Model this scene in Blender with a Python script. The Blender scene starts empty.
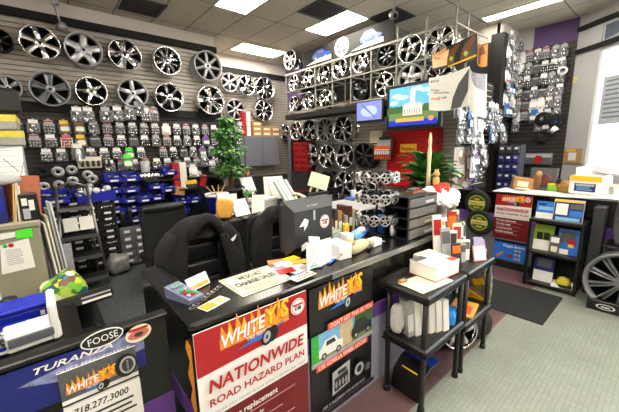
import bpy, math, random
from mathutils import Vector, Matrix, Euler
PI = math.pi
R = random.Random(7)
scene = bpy.context.scene
COL = scene.collection

# ------------------------------------------------------------------ camera
F = 313.5; CX, CY = 309.5, 206.0; H = 2.1
_y, _p, _r = -0.70672396, 0.18277814, -0.02052168
Ry = Matrix(((math.cos(_y), 0, math.sin(_y)), (0, 1, 0), (-math.sin(_y), 0, math.cos(_y))))
Rx = Matrix(((1, 0, 0), (0, math.cos(_p), -math.sin(_p)), (0, math.sin(_p), math.cos(_p))))
Rz = Matrix(((math.cos(_r), -math.sin(_r), 0), (math.sin(_r), math.cos(_r), 0), (0, 0, 1)))
CM = Rz @ Rx @ Ry @ Matrix(((1, 0, 0), (0, 0, -1), (0, 1, 0)))   # world -> (right, down, forward)
right, down, fwd = CM[0], CM[1], CM[2]
cam = bpy.data.objects.new('camera', bpy.data.cameras.new('camera'))
COL.objects.link(cam)
m3 = Matrix((right, -down, -fwd)).transposed()
cam.matrix_world = Matrix.Translation((0, 0, H)) @ m3.to_4x4()
cam.data.sensor_width = 36; cam.data.lens = F / 619 * 36
cam.data.clip_start = 0.05; cam.data.clip_end = 200
scene.camera = cam

def ray(px, py):
    return CM.transposed() @ Vector(((px - CX) / F, (py - CY) / F, 1))
O = Vector((0, 0, H))
def pX(px, py, x): d = ray(px, py); return O + d * (x / d.x)
def pY(px, py, y): d = ray(px, py); return O + d * (y / d.y)
def pZ(px, py, z): d = ray(px, py); return O + d * ((z - H) / d.z)

# ------------------------------------------------------------------ materials
def lin(c):
    return tuple(((v / 255) / 12.92 if v / 255 <= .04045 else ((v / 255 + .055) / 1.055) ** 2.4) for v in c) + (1,)
MATS = {}
def mat(name, col, rough=.5, metal=0, em=0, var=.12, scale=30, trans=0, bump=0, alpha=1, coat=0):
    if name in MATS: return MATS[name]
    m = bpy.data.materials.new(name); m.use_nodes = True
    nt = m.node_tree; b = nt.nodes['Principled BSDF']
    c = lin(col)
    b.inputs['Roughness'].default_value = rough; b.inputs['Metallic'].default_value = metal
    b.inputs['Transmission Weight'].default_value = trans
    b.inputs['Alpha'].default_value = alpha
    b.inputs['Coat Weight'].default_value = coat
    if var > 0:
        tc = nt.nodes.new('ShaderNodeTexCoord'); n = nt.nodes.new('ShaderNodeTexNoise'); n.inputs['Scale'].default_value = scale
        n.inputs['Detail'].default_value = 3
        r = nt.nodes.new('ShaderNodeValToRGB'); r.color_ramp.elements[0].position = .3; r.color_ramp.elements[1].position = .7
        r.color_ramp.elements[0].color = tuple(v * (1 - var) for v in c[:3]) + (1,)
        r.color_ramp.elements[1].color = tuple(min(1, v * (1 + var)) for v in c[:3]) + (1,)
        nt.links.new(tc.outputs['Object'], n.inputs['Vector']); nt.links.new(n.outputs['Fac'], r.inputs['Fac'])
        nt.links.new(r.outputs['Color'], b.inputs['Base Color'])
        if bump:
            bp = nt.nodes.new('ShaderNodeBump'); bp.inputs['Strength'].default_value = bump; bp.inputs['Distance'].default_value = .01
            nt.links.new(n.outputs['Fac'], bp.inputs['Height']); nt.links.new(bp.outputs['Normal'], b.inputs['Normal'])
    else:
        b.inputs['Base Color'].default_value = c
    if em:
        b.inputs['Emission Color'].default_value = c; b.inputs['Emission Strength'].default_value = em
    MATS[name] = m
    return m

chrome = mat('chrome', (222, 222, 225), .11, 1, var=.03)
silver = mat('silver paint', (176, 176, 180), .36, .75, var=.03)
greyalloy = mat('grey alloy', (150, 152, 156), .4, .7, var=.03)
darkalloy = mat('black alloy', (22, 22, 24), .25, .5, var=.05)
gun = mat('gunmetal', (70, 72, 76), .3, .9, var=.05)
black = mat('black plastic', (16, 16, 18), .38, var=.15)
blackm = mat('black matte', (10, 10, 11), .8, var=.2)
blackg = mat('black laminate', (14, 14, 16), .22, var=.2, scale=8)
leather = mat('black leather', (30, 30, 34), .3, var=.15, bump=.25, scale=60)
cloth = mat('black cloth', (20, 20, 23), .95, var=.25, bump=.3, scale=90)
white = mat('white card', (232, 232, 230), .55, var=.02)
paper = mat('paper', (238, 237, 232), .7, var=.03)
cream = mat('cream', (225, 218, 190), .6, var=.05)
beige = mat('beige metal', (150, 146, 128), .5, var=.05, scale=8)
grey = mat('grey plastic', (95, 98, 105), .5, var=.08)
lgrey = mat('light grey', (170, 172, 176), .5, var=.05)
dgrey = mat('dark grey', (48, 50, 54), .5, var=.1)
cabgrey = mat('cabinet grey', (104, 106, 116), .5, var=.05)
red = mat('red', (170, 24, 28), .4, var=.05)
dred = mat('dark red', (112, 18, 22), .45, var=.05)
posred = mat('poster red', (168, 26, 34), .4, var=.03)
posdred = mat('poster maroon', (110, 24, 28), .4, var=.05)
orange = mat('orange', (236, 110, 24), .5, var=.05)
orangered = mat('orange red', (226, 78, 40), .5, var=.04)
yellow = mat('yellow', (244, 196, 40), .5, var=.04)
flame = mat('flame', (242, 150, 36), .5, var=.25, scale=40)
blue = mat('blue bin', (20, 34, 160), .38, var=.06)
bblue = mat('bright blue', (36, 110, 205), .45, var=.05)
sky = mat('pale blue', (120, 180, 225), .5, var=.15, scale=20)
dblue = mat('dark blue', (22, 32, 110), .45, var=.05)
purple = mat('purple', (96, 58, 140), .6, var=.05)
wallpurple = mat('purple wall', (94, 70, 120), .7, var=.05, scale=6)
green = mat('green', (50, 170, 60), .5, var=.05)
lime = mat('neon green', (80, 230, 50), .6, var=.03)
pink = mat('neon pink', (240, 60, 130), .6, var=.03)
tan = mat('cardboard', (170, 128, 82), .8, var=.08)
wood = mat('wood', (120, 78, 46), .5, var=.2, scale=14)
manila = mat('manila', (226, 168, 70), .7, var=.05)
rubber = mat('rubber', (24, 24, 25), .75, var=.15, bump=.2)
steel = mat('galvanised steel', (150, 150, 150), .35, .9, var=.08)
rod = mat('steel rod', (150, 146, 138), .45, .4, var=.05)
leaf1 = mat('leaf green', (78, 132, 58), .45, var=.35, scale=14)
leaf2 = mat('leaf bright green', (64, 140, 50), .4, var=.3, scale=12)
leaf3 = mat('leaf dark green', (38, 80, 42), .5, var=.3, scale=12)
bark = mat('bark', (96, 66, 40), .9, var=.25)
soil = mat('soil', (40, 28, 20), 1, var=.3)
petal = mat('white petal', (240, 238, 236), .8, var=.04, bump=.4)
redpetal = mat('red petal', (214, 54, 40), .7, var=.1)
skin = mat('doll tan', (196, 150, 96), .7, var=.1)
bag = mat('clear bag', (200, 198, 202), .12, 0, var=.15, scale=50, alpha=.16)
bagw = mat('frosted bag', (222, 222, 224), .25, 0, var=.12, scale=40, bump=.6)
glass = mat('clear acrylic', (255, 255, 255), .03, 0, var=0, alpha=.22)
gold = mat('gold basket', (176, 132, 60), .5, .3, var=.3, scale=50)
asphalt = mat('print grey', (84, 86, 88), .5, var=.2)
def splotch(name, cols, scale, rough=.4, bump=.4):
    m = bpy.data.materials.new(name); m.use_nodes = True; nt = m.node_tree; b = nt.nodes['Principled BSDF']; b.inputs['Roughness'].default_value = rough
    tc = nt.nodes.new('ShaderNodeTexCoord'); v = nt.nodes.new('ShaderNodeTexVoronoi'); v.inputs['Scale'].default_value = scale
    r = nt.nodes.new('ShaderNodeValToRGB'); r.color_ramp.interpolation = 'CONSTANT'
    while len(r.color_ramp.elements) < len(cols): r.color_ramp.elements.new(.5)
    for i, c in enumerate(cols): r.color_ramp.elements[i].position = i/len(cols); r.color_ramp.elements[i].color = lin(c)
    s = nt.nodes.new('ShaderNodeSeparateColor'); nt.links.new(tc.outputs['Object'], v.inputs['Vector']); nt.links.new(v.outputs['Color'], s.inputs[0]); nt.links.new(s.outputs[0], r.inputs['Fac']); nt.links.new(r.outputs['Color'], b.inputs['Base Color'])
    bp = nt.nodes.new('ShaderNodeBump'); bp.inputs['Strength'].default_value = bump; bp.inputs['Distance'].default_value = .02; nt.links.new(v.outputs['Distance'], bp.inputs['Height']); nt.links.new(bp.outputs['Normal'], b.inputs['Normal'])
    return m
violet = mat('violet card', (120, 60, 150), .5, var=.1)
lightem = mat('light diffuser', (255, 246, 228), .5, em=24, var=0)

# ------------------------------------------------------------------ mesh builder
class MB:
    def __init__(s): s.v = []; s.f = []; s.m = []; s.sm = []; s.mats = []; s.X = Matrix.Identity(4)
    def mi(s, m):
        if m not in s.mats: s.mats.append(m)
        return s.mats.index(m)
    def add(s, vs, fs, m, smooth=False):
        n = len(s.v); s.v += [s.X @ Vector(v) for v in vs]; k = s.mi(m)
        for f in fs: s.f.append([i + n for i in f]); s.m.append(k); s.sm.append(smooth)
        return s
    def box(s, a, b, m, rot=None, piv=None):
        (x0, y0, z0), (x1, y1, z1) = a, b
        vs = [Vector(p) for p in ((x0,y0,z0),(x1,y0,z0),(x1,y1,z0),(x0,y1,z0),(x0,y0,z1),(x1,y0,z1),(x1,y1,z1),(x0,y1,z1))]
        if rot:
            E = Euler(rot).to_matrix(); c = Vector(piv) if piv else (Vector(a) + Vector(b)) / 2
            vs = [c + E @ (v - c) for v in vs]
        return s.add(vs, [(0,3,2,1),(4,5,6,7),(0,1,5,4),(1,2,6,5),(2,3,7,6),(3,0,4,7)], m)
    def rbox(s, a, b, m, r=.01):
        """box with chamfered edges"""
        (x0, y0, z0), (x1, y1, z1) = a, b
        r = min(r, (x1-x0)*.45, (y1-y0)*.45, (z1-z0)*.45)
        vs = []; idx = {}
        for i, x in enumerate((x0, x1)):
            for j, y in enumerate((y0, y1)):
                for k, z in enumerate((z0, z1)):
                    sx, sy, sz = (1, -1)[i] * r, (1, -1)[j] * r, (1, -1)[k] * r
                    for ax, p in enumerate(((x, y+sy, z+sz), (x+sx, y, z+sz), (x+sx, y+sy, z))):
                        idx[(i, j, k, ax)] = len(vs); vs.append(p)
        fs = []
        I = idx
        for q in (0, 1):
            fs.append([I[(q,0,0,0)], I[(q,1,0,0)], I[(q,1,1,0)], I[(q,0,1,0)]])
            fs.append([I[(0,q,0,1)], I[(1,q,0,1)], I[(1,q,1,1)], I[(0,q,1,1)]])
            fs.append([I[(0,0,q,2)], I[(1,0,q,2)], I[(1,1,q,2)], I[(0,1,q,2)]])
            for w in (0, 1):
                fs.append([I[(0,q,w,1)], I[(1,q,w,1)], I[(1,q,w,2)], I[(0,q,w,2)]])
                fs.append([I[(q,0,w,0)], I[(q,1,w,0)], I[(q,1,w,2)], I[(q,0,w,2)]])
                fs.append([I[(q,w,0,0)], I[(q,w,1,0)], I[(q,w,1,1)], I[(q,w,0,1)]])
        for i in (0, 1):
            for j in (0, 1):
                for k in (0, 1): fs.append([I[(i,j,k,0)], I[(i,j,k,1)], I[(i,j,k,2)]])
        return s.add(vs, fs, m)
    def tube(s, pts, r, m, n=6, closed=False):
        pts = [Vector(p) for p in pts]; rs = r if isinstance(r, (list, tuple)) else [r] * len(pts)
        vs = []; up = Vector((0, 0, 1))
        for i, p in enumerate(pts):
            t = (pts[min(i+1, len(pts)-1)] - pts[max(i-1, 0)])
            if closed: t = pts[(i+1) % len(pts)] - pts[i-1]
            if t.length < 1e-9: t = Vector((0, 0, 1))
            t.normalize(); u = t.cross(up)
            if u.length < .05: u = t.cross(Vector((1, 0, 0)))
            u.normalize(); w = t.cross(u)
            for k in range(n):
                a = 2 * PI * k / n; vs.append(p + (u * math.cos(a) + w * math.sin(a)) * rs[i])
        fs = []; L = len(pts)
        for i in range(L if closed else L - 1):
            for k in range(n):
                a, b = i * n + k, i * n + (k + 1) % n; c, d = ((i+1) % L) * n + (k+1) % n, ((i+1) % L) * n + k
                fs.append((a, b, c, d))
        if not closed: fs.append(tuple(range(n))[::-1]); fs.append(tuple((L-1) * n + k for k in range(n)))
        return s.add(vs, fs, m, n > 5)
    def cyl(s, a, b, r, m, n=12, r2=None): return s.tube([a, b], [r, r if r2 is None else r2], m, n)
    def lathe(s, prof, m, n=24, axis='z', c=(0, 0, 0), smooth=True, arc=None):
        vs = []; c = Vector(c)
        for k in range(n):
            a = 2 * PI * k / n
            for r, h in prof:
                x, y = r * math.cos(a), r * math.sin(a)
                vs.append(c + Vector({'z': (x, y, h), 'y': (x, h, y), 'x': (h, x, y)}[axis]))
        P = len(prof); fs = []
        for k in range(n):
            for j in range(P - 1):
                a, b = k * P + j, ((k+1) % n) * P + j
                fs.append((a, b, b+1, a+1))
        return s.add(vs, fs, m, smooth)
    def sup(s, c, sz, m, e=.4, nu=16, nv=10, rot=None, fn=None):
        """superellipsoid cushion"""
        def pw(v, e): return math.copysign(abs(v) ** e, v)
        vs = []; c = Vector(c); E = Euler(rot).to_matrix() if rot else None
        for j in range(nv + 1):
            b = -PI/2 + PI * j / nv
            for i in range(nu):
                a = 2 * PI * i / nu
                p = Vector((sz[0]/2 * pw(math.cos(b), e) * pw(math.cos(a), e), sz[1]/2 * pw(math.cos(b), e) * pw(math.sin(a), e), sz[2]/2 * pw(math.sin(b), e)))
                if fn: p = fn(p)
                vs.append(c + (E @ p if E else p))
        fs = [(j*nu+i, j*nu+(i+1) % nu, (j+1)*nu+(i+1) % nu, (j+1)*nu+i) for j in range(nv) for i in range(nu)]
        return s.add(vs, fs, m, True)
    def grid(s, fn, nu, nv, m, smooth=True):
        vs = [fn(i/nu, j/nv) for j in range(nv+1) for i in range(nu+1)]
        fs = [(j*(nu+1)+i, j*(nu+1)+i+1, (j+1)*(nu+1)+i+1, (j+1)*(nu+1)+i) for j in range(nv) for i in range(nu)]
        return s.add(vs, fs, m, smooth)
    def prism(s, pts, y0, y1, m, axis='y'):
        """outline in x,z extruded along y"""
        n = len(pts)
        def q(x, z, y): return {'y': (x, y, z), 'x': (y, x, z), 'z': (x, z, y)}[axis]
        vs = [q(x, z, y0) for x, z in pts] + [q(x, z, y1) for x, z in pts]
        fs = [tuple(range(n)), tuple(range(2*n-1, n-1, -1))] + [(i, (i+1) % n, n+(i+1) % n, n+i) for i in range(n)]
        return s.add(vs, fs, m)
    def mesh(s, name):
        me = bpy.data.meshes.new(name)
        me.from_pydata([tuple(v) for v in s.v], [], s.f)
        for m in s.mats: me.materials.append(m)
        me.polygons.foreach_set('material_index', s.m); me.polygons.foreach_set('use_smooth', s.sm)
        me.update()
        import bmesh
        b = bmesh.new(); b.from_mesh(me); bmesh.ops.recalc_face_normals(b, faces=b.faces); b.to_mesh(me); b.free()
        return me

def link(name, data, parent=None, loc=(0, 0, 0), rot=(0, 0, 0), sc=1):
    o = bpy.data.objects.new(name, data); COL.objects.link(o)
    o.location = loc; o.rotation_euler = rot; o.scale = (sc,) * 3 if isinstance(sc, (int, float)) else sc
    if parent: o.parent = parent
    return o
def tag(o, label, cat, group=None):
    o['label'] = label; o['category'] = cat
    if group: o['group'] = group
    return o
def thing(name, label, cat, loc=(0, 0, 0), rot=(0, 0, 0), group=None, sc=1, mb=None):
    return tag(link(name, mb.mesh(name) if mb else None, None, loc, rot, sc), label, cat, group)
def part(name, mb, parent, label=None, loc=(0, 0, 0), rot=(0, 0, 0), sc=1):
    o = link(name, mb.mesh(name) if isinstance(mb, MB) else mb, parent, loc, rot, sc)
    if label: o['label'] = label
    return o
def struct(name, mb):
    o = link(name, mb.mesh(name)); o['kind'] = 'structure'; return o

def letter_mesh(cu, parent):
    tmp = bpy.data.objects.new('lettering_source', cu)
    me = bpy.data.meshes.new_from_object(tmp); me.name = 'lettering'
    ys = [v.co.y for v in me.vertices] or [0]
    if cu.offset and (min(ys) < -.45 or max(ys) > 1.25):      # the outline offset can spike on some glyphs
        cu.offset = 0; me = bpy.data.meshes.new_from_object(tmp); me.name = 'lettering'
    bpy.data.objects.remove(tmp)
    o = bpy.data.objects.new('lettering', me); COL.objects.link(o); o.parent = parent
    xs = [v.co.x for v in me.vertices]
    return o, (max(xs) - min(xs)) if xs else 0
# flat printed artwork on a board: local x to the right, z up, the face looks towards -y
class Print:
    def __init__(s, parent): s.mb = MB(); s.p = parent; s.l = 0
    def poly(s, pts, m, dl=1):
        s.l += dl; y = -.0006 * s.l
        s.mb.add([(x, y, z) for x, z in pts], [tuple(range(len(pts)))], m); return s
    def rect(s, x0, z0, x1, z1, m, slant=0): return s.poly([(x0, z0), (x1, z0), (x1+slant, z1), (x0+slant, z1)], m)
    def disc(s, x, z, r, m, rz=None, n=24, rot=0):
        rz = rz or r
        c, d = math.cos(rot), math.sin(rot)
        return s.poly([(x + r*math.cos(2*PI*k/n)*c - rz*math.sin(2*PI*k/n)*d, z + r*math.cos(2*PI*k/n)*d + rz*math.sin(2*PI*k/n)*c) for k in range(n)], m)
    def text(s, t, x, z, size, m, w=None, bold=.0, shear=0, rot=0, align='LEFT'):
        s.l += 1
        cu = bpy.data.curves.new('lettering', 'FONT'); cu.body = t; cu.size = 1; cu.offset = bold*.6; cu.shear = shear; cu.align_x = align
        cu.materials.append(m); cu.resolution_u = 2
        o, dx = letter_mesh(cu, s.p)
        o.location = (x, -.0006 * s.l - .0004, z); o.rotation_euler = (PI/2, -rot, 0)
        o.scale = (w / dx if w and dx > 0 else size, size, size)
        return s
    def lines(s, x, z, w, n, dz, h, m, jitter=.25):
        for i in range(n):
            s.l += 0; y = -.0006 * (s.l + 1); ww = w * (1 - jitter * R.random()); zz = z - i * dz
            s.mb.add([(x, y, zz), (x+ww, y, zz), (x+ww, y, zz+h), (x, y, zz+h)], [(0, 1, 2, 3)], m)
        s.l += 1; return s
    def done(s, name='artwork'): return part(name, s.mb, s.p)

def whiteys(P, x, z, w, red_bg=True):
    """the shop's flaming logo, w wide, lower-left at x, z"""
    h = w * .42
    fl = []
    n = 11
    for k in range(n):
        fx = x + w * (k / (n - 1))
        fl += [(fx, z + h * (.55 + .12 * (k % 2))), (fx + w*.03, z + h * (1.02 + .22 * ((k * 7) % 3) / 2))] if k < n-1 else [(fx, z + h*.6)]
    P.poly([(x, z + h*.3)] + [(x + w, z + h*.3)] + fl[::-1], flame)
    for k in range(5):
        fx = x + w * (.08 + .19*k)
        P.poly([(fx, z+h*.6), (fx + w*.09, z+h*.62), (fx+w*.06, z+h*(.95+.1*(k % 2)))], yellow)
    P.text("WHITE", x + w*.0, z + h*.33, w*.25, orangered, w=w*.62, bold=.07, shear=.25, rot=.08)
    P.text("WHITE", x + w*.0, z + h*.35, w*.24, white, w=w*.61, bold=.04, shear=.25, rot=.08)
    P.text("Y'S", x + w*.61, z + h*.42, w*.34, orangered, w=w*.39, bold=.06, shear=.2, rot=.12)
    P.text("Y'S", x + w*.61, z + h*.44, w*.33, yellow, w=w*.38, bold=.03, shear=.2, rot=.12)
    P.poly([(x+w*.2, z+h*.1), (x+w*.6, z+h*.12), (x+w*.98, z+h*.42), (x+w*.7, z+h*.3), (x+w*.4, z+h*.22)], bblue)
    P.text("TIRE SERVICE", x + w*.34, z + h*.24, w*.075, white, w=w*.36, bold=.02, rot=.06)
    P.disc(x + w*.72, z + h*.12, w*.085, black, w*.115, rot=-.3)
    P.disc(x + w*.64, z + h*.1, w*.085, black, w*.12, rot=-.3)
    P.disc(x + w*.63, z + h*.1, w*.052, lgrey, w*.08, rot=-.3)
    P.disc(x + w*.63, z + h*.1, w*.02, dgrey, w*.03, rot=-.3)

def badge(P, x, z, r):
    P.disc(x, z, r, white); P.disc(x, z, r*.9, red); P.disc(x, z, r*.82, white)
    P.rect(x-r*.7, z+r*.1, x+r*.7, z+r*.35, red)
    P.rect(x-r*.45, z-r*.4, x+r*.45, z+r*.02, dgrey)
    P.disc(x-r*.15, z-r*.18, r*.18, lgrey)
# ------------------------------------------------------------------ the room
CZ = 4.54
def nodes_of(name, rough=.6, metal=0):
    m = bpy.data.materials.new(name); m.use_nodes = True; nt = m.node_tree; b = nt.nodes['Principled BSDF']
    b.inputs['Roughness'].default_value = rough; b.inputs['Metallic'].default_value = metal
    return m, nt, b
def grid_mat(name, bw, bh, c1, c2, cm, mortar, rough, off=0.0, shift=(0, 0), bump=.3, noise=.0):
    m, nt, b = nodes_of(name, rough)
    g = nt.nodes.new('ShaderNodeNewGeometry'); mp = nt.nodes.new('ShaderNodeMapping'); mp.inputs['Location'].default_value = (shift[0], shift[1], 0)
    br = nt.nodes.new('ShaderNodeTexBrick'); br.offset = off; br.squash = 1
    for k, v in (('Color1', lin(c1)), ('Color2', lin(c2)), ('Mortar', lin(cm))): br.inputs[k].default_value = v
    br.inputs['Scale'].default_value = 1; br.inputs['Mortar Size'].default_value = mortar; br.inputs['Brick Width'].default_value = bw; br.inputs['Row Height'].default_value = bh
    br.inputs['Mortar Smooth'].default_value = .3
    nt.links.new(g.outputs['Position'], mp.inputs['Vector']); nt.links.new(mp.outputs['Vector'], br.inputs['Vector'])
    mx = nt.nodes.new('ShaderNodeMixRGB'); mx.blend_type = 'MULTIPLY'; mx.inputs['Fac'].default_value = noise
    n = nt.nodes.new('ShaderNodeTexNoise'); n.inputs['Scale'].default_value = 3; n.inputs['Detail'].default_value = 6
    nt.links.new(g.outputs['Position'], n.inputs['Vector'])
    nt.links.new(br.outputs['Color'], mx.inputs['Color1']); nt.links.new(n.outputs['Fac'], mx.inputs['Color2']); nt.links.new(mx.outputs['Color'], b.inputs['Base Color'])
    bp = nt.nodes.new('ShaderNodeBump'); bp.inputs['Strength'].default_value = bump; bp.inputs['Distance'].default_value = .004; bp.invert = True
    nt.links.new(br.outputs['Fac'], bp.inputs['Height']); nt.links.new(bp.outputs['Normal'], b.inputs['Normal'])
    return m
ceilm = grid_mat('ceiling tiles', .64, 1.28, (208, 199, 180), (200, 191, 172), (116, 108, 96), .012, .9, shift=(-4.57+.64*9, -4.2+1.28*5), noise=.25)
tilem = grid_mat('grey floor tile', .07, .036, (152, 158, 148), (144, 151, 142), (120, 126, 118), .0022, .3, noise=.35)
tilem2 = grid_mat('maroon floor tile', .07, .036, (116, 88, 90), (106, 80, 82), (92, 70, 72), .0022, .4, noise=.35)
carpet = mat('dark carpet', (66, 72, 74), .95, var=.35, scale=25, bump=.4)
wallw = mat('white wall', (214, 204, 196), .8, var=.03, scale=3)
wallg = mat('grey wall', (188, 188, 190), .8, var=.04, scale=2)
slat = mat('slat grey', (164, 158, 149), .6, var=.05, scale=5)
slatgap = mat('slat gap', (104, 99, 92), .8, var=.1)
slatd = mat('slat brown', (52, 45, 42), .6, var=.1, scale=5)
slatb = mat('slat black', (34, 30, 30), .5, var=.15, scale=5)
slatins = mat('slat insert', (120, 96, 78), .5, var=.1)
mattex = mat('door mat', (26, 28, 28), .95, var=.4, scale=120, bump=.6)

struct('floor', MB().box((-3, -3, -.1), (9.5, 1.16, 0), tilem))
struct('floor_border', MB().box((.47, 1.16, -.1), (9.5, 2.67, 0), tilem2))
struct('floor_carpet', MB().box((-3, 1.16, -.1), (.47, 2.67, 0), carpet).box((-3, 2.67, -.1), (6.1, 8.2, 0), carpet).box((.47, 1.7, -.05), (3.7, 2.67, .004), carpet))
struct('ceiling', MB().box((-3, -3, CZ), (9.5, 8.4, CZ+.1), ceilm))

def slatwall(mb, axis, pos, a0, a1, z0, z1, m, mg, pitch=.078, th=.03, gap=.014):
    """boards along an axis with dark grooves; the face looks towards the negative other axis"""
    z = z0
    def bx(d0, d1, za, zb, mm):
        if axis == 'x': mb.box((a0, pos+d0, za), (a1, pos+d1, zb), mm)
        else: mb.box((pos+d0, a0, za), (pos+d1, a1, zb), mm)
    bx(th, th+.06, z0, z1, mg)
    while z < z1 - .02:
        bx(0, th, z, min(z1, z + pitch - gap), m); z += pitch
w = MB(); slatwall(w, 'x', 6.97, -3, 3.3, 2.86, 4.2, slat, slatgap); slatwall(w, 'x', 6.97, -3, 3.3, 0, 2.84, slatd, blackm)
w.box((-3, 6.98, 4.2), (3.3, 7.1, CZ), wallw); w.box((3.27, 7.06, 0), (3.33, 8.1, CZ), wallw)
struct('wall_back', w)
w = MB(); slatwall(w, 'x', 8.07, 3.3, 6.1, 0, 4.12, slat, slatgap); w.box((3.3, 8.07, 4.12), (6.1, 8.2, CZ), wallw)
struct('wall_back_recess', w)
struct('trim_1', MB().box((-3, 6.93, 4.2), (3.32, 6.99, 4.32), blackm))
struct('trim_2', MB().box((3.32, 8.02, 4.1), (6.05, 8.08, 4.24), blackm))
struct('trim_3', MB().box((-3, 6.9, 2.78), (3.3, 6.97, 2.92), blackm))
# display partition with the wheels, open above
w = MB(); slatwall(w, 'y', 6.05, 2.75, 8.07, 0, 3.24, slat, slatgap); struct('wall_display', w)
struct('wall_display_upper', MB().box((6.05, 7.35, 3.24), (6.12, 8.07, CZ), wallpurple))
struct('column_1', MB().box((5.8, 7.55, 0), (6.05, 7.75, 2.52), cabgrey))
struct('wall_far', MB().box((7.53, 2.7, 0), (7.6, 8.4, 4.2), dgrey).box((7.53, 2.7, 4.2), (7.6, 8.4, CZ), wallw).box((6.1, 8.1, 0), (7.6, 8.2, CZ), dgrey))
w = MB(); slatwall(w, 'x', 2.67, 6.05, 7.42, 0, 3.32, slatd, cream, pitch=.11, gap=.03); struct('wall_end_panel', w)
w = MB(); slatwall(w, 'x', 2.66, 7.53, 8.62, 0, 4.2, slatb, blackm, pitch=.09); w.box((7.53, 2.66, 4.2), (8.5, 2.76, CZ), wallw); struct('wall_alcove', w)
w = MB(); slatwall(w, 'y', 8.5, 1.6, 2.74, 0, 4.12, slatb, slatins, pitch=.085, gap=.014); w.box((8.5, 1.6, 4.12), (8.6, 2.36, CZ), wallpurple).box((8.5, 2.36, 4.12), (8.6, 2.76, CZ), wallg)
struct('wall_right', w)
struct('column_2', MB().box((7.38, 2.56, 0), (7.60, 2.80, 4.3), blackm))
# oblique shopfront wall with the windows
WQ = Vector((8.5, 1.6, 0)); WD = Vector((-.59, -.807, 0)); WN = Vector((-.807, .59, 0))
def pW(px, py, off=0):
    d = ray(px, py); t = (WN.dot(WQ - O) + off) / WN.dot(d); p = O + d * t
    return (p - WQ).dot(WD), p.z, p
WR = math.atan2(WD.y, WD.x)
TL = 5.4; TW1 = 4.9
t0 = .5; zt = 3.8; zs = 1.5; zu0 = 3.92; zu1 = 4.2
w = MB()
w.box((0, 0, 0), (t0, .2, CZ), wallg); w.box((t0, 0, 0), (TW1, .2, zs), wallg); w.box((t0, 0, zt), (TW1, .2, zu0), wallg); w.box((t0, 0, zu1), (TW1, .2, CZ), wallg); w.box((TW1, 0, 0), (TL, .2, CZ), wallg)
o = struct('wall_shopfront', w); o.location = WQ; o.rotation_euler = (0, 0, WR)
for k, (za, zb) in enumerate(((zs, zt), (zu0, zu1))):
    w = MB(); fr = wallg
    for a in (t0, t0+1.2, t0+2.4, t0+3.6, TW1-.04): w.box((a, .02, za), (a+.045, .12, zb), white)
    w.box((t0, .02, za), (TW1, .12, za+.04), white); w.box((t0, .02, zb-.04), (TW1, .12, zb), white)
    o = struct('window_%d' % (k+1), w); o.location = WQ; o.rotation_euler = (0, 0, WR)
    p = part('pane', MB().box((t0, .06, za), (TW1, .066, zb), glass), o)
for k, z in enumerate((3.86, 4.28)):
    o = struct('trim_%d' % (k+4), MB().box((0.02, -.06, z-.03), (TL, -.01, z+.05), blackm)); o.location = WQ; o.rotation_euler = (0, 0, WR)
struct('wall_left', MB().box((-3.1, -3, 0), (-3, 8.2, CZ), wallw))
struct('wall_front', MB().box((-3, -3.1, 0), (5.4, -3, CZ), wallw))
# outside: bright pavement and a parapet seen through the glass
o = struct('ground_outside', MB().box((5, -8, -.3), (30, 12, -.12), mat('pavement', (190, 190, 188), .9)))

# ceiling lights, vents, cameras
def ceil_light(x0, y0, x1, y1, label):
    t = thing('ceiling_light', label, 'ceiling light', ((x0+x1)/2, (y0+y1)/2, CZ), group='recessed ceiling light panels')
    a, b = (x1-x0)/2, (y1-y0)/2
    f = MB()
    for q in (((-a, -b, -.02), (a, -b+.03, 0)), ((-a, b-.03, -.02), (a, b, 0)), ((-a, -b+.03, -.02), (-a+.03, b-.03, 0)), ((a-.03, -b+.03, -.02), (a, b-.03, 0))): f.box(q[0], q[1], white)
    part('frame', f, t); part('diffuser', MB().box((-a+.03, -b+.03, -.012), (a-.03, b-.03, -.002), lightem), t)
ceil_light(2.62, 4.28, 3.26, 5.5, 'lit ceiling panel cut by the top edge, leftmost of the ceiling lights')
ceil_light(4.57, 4.2, 5.21, 5.42, 'lit ceiling panel right in front of the car banners')
ceil_light(3.95, 6.88, 5.23, 7.53, 'lit ceiling panel over the recessed corner with small wheels, farthest back of the lights')
ceil_light(6.95, 1.6, 7.26, 2.87, 'narrow lit ceiling panel above the purple wall header')
for x, y in ((1.4, .2), (3.6, -.9), (-1.2, 2.6), (-1.2, -.5), (1.4, -2.2), (5.6, -1.4)): ceil_light(x, y, x+.64, y+1.25, 'unseen ceiling panel added as fill light behind the camera')  # unseen lamps added to fill the room and brighten the chrome reflections
for x, y, l in ((5.2, 3.6, 'dark square ceiling vent beside the dome camera above the wheel rack'), (3.93, 4.2, 'dark square ceiling vent between two lit panels'), (1.4, 6.0, 'dark ceiling vent near the white wall above the large wheels')):
    v = thing('ceiling_vent', l, 'ceiling vent', (x, y, CZ)); f = MB().box((0, 0, -.015), (.64, .64, 0), dgrey)
    part('grille', f, v); s_ = MB()
    for k in range(9): s_.box((.05, .05+.06*k, -.03), (.59, .07+.06*k, -.014), slatd)
    part('louvre', s_, v)
p = pZ(394, 1, CZ)
c = thing('security_camera', 'small dome camera on a short ceiling stem before the dark vent', 'security camera', (p.x, p.y, CZ))
part('stem', MB().cyl((0, 0, 0), (0, 0, -.16), .02, lgrey), c); part('dome', MB().sup((0, 0, -.22), (.16, .16, .14), silver, e=1), c)
part('lens', MB().sup((-.03, -.05, -.25), (.08, .08, .08), black, e=1), c)
p = pY(60, 26, 6.85)
c = thing('security_camera', 'silver spot camera on an arm above the leftmost large wheels', 'security camera', (p.x, 6.92, p.z))
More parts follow.
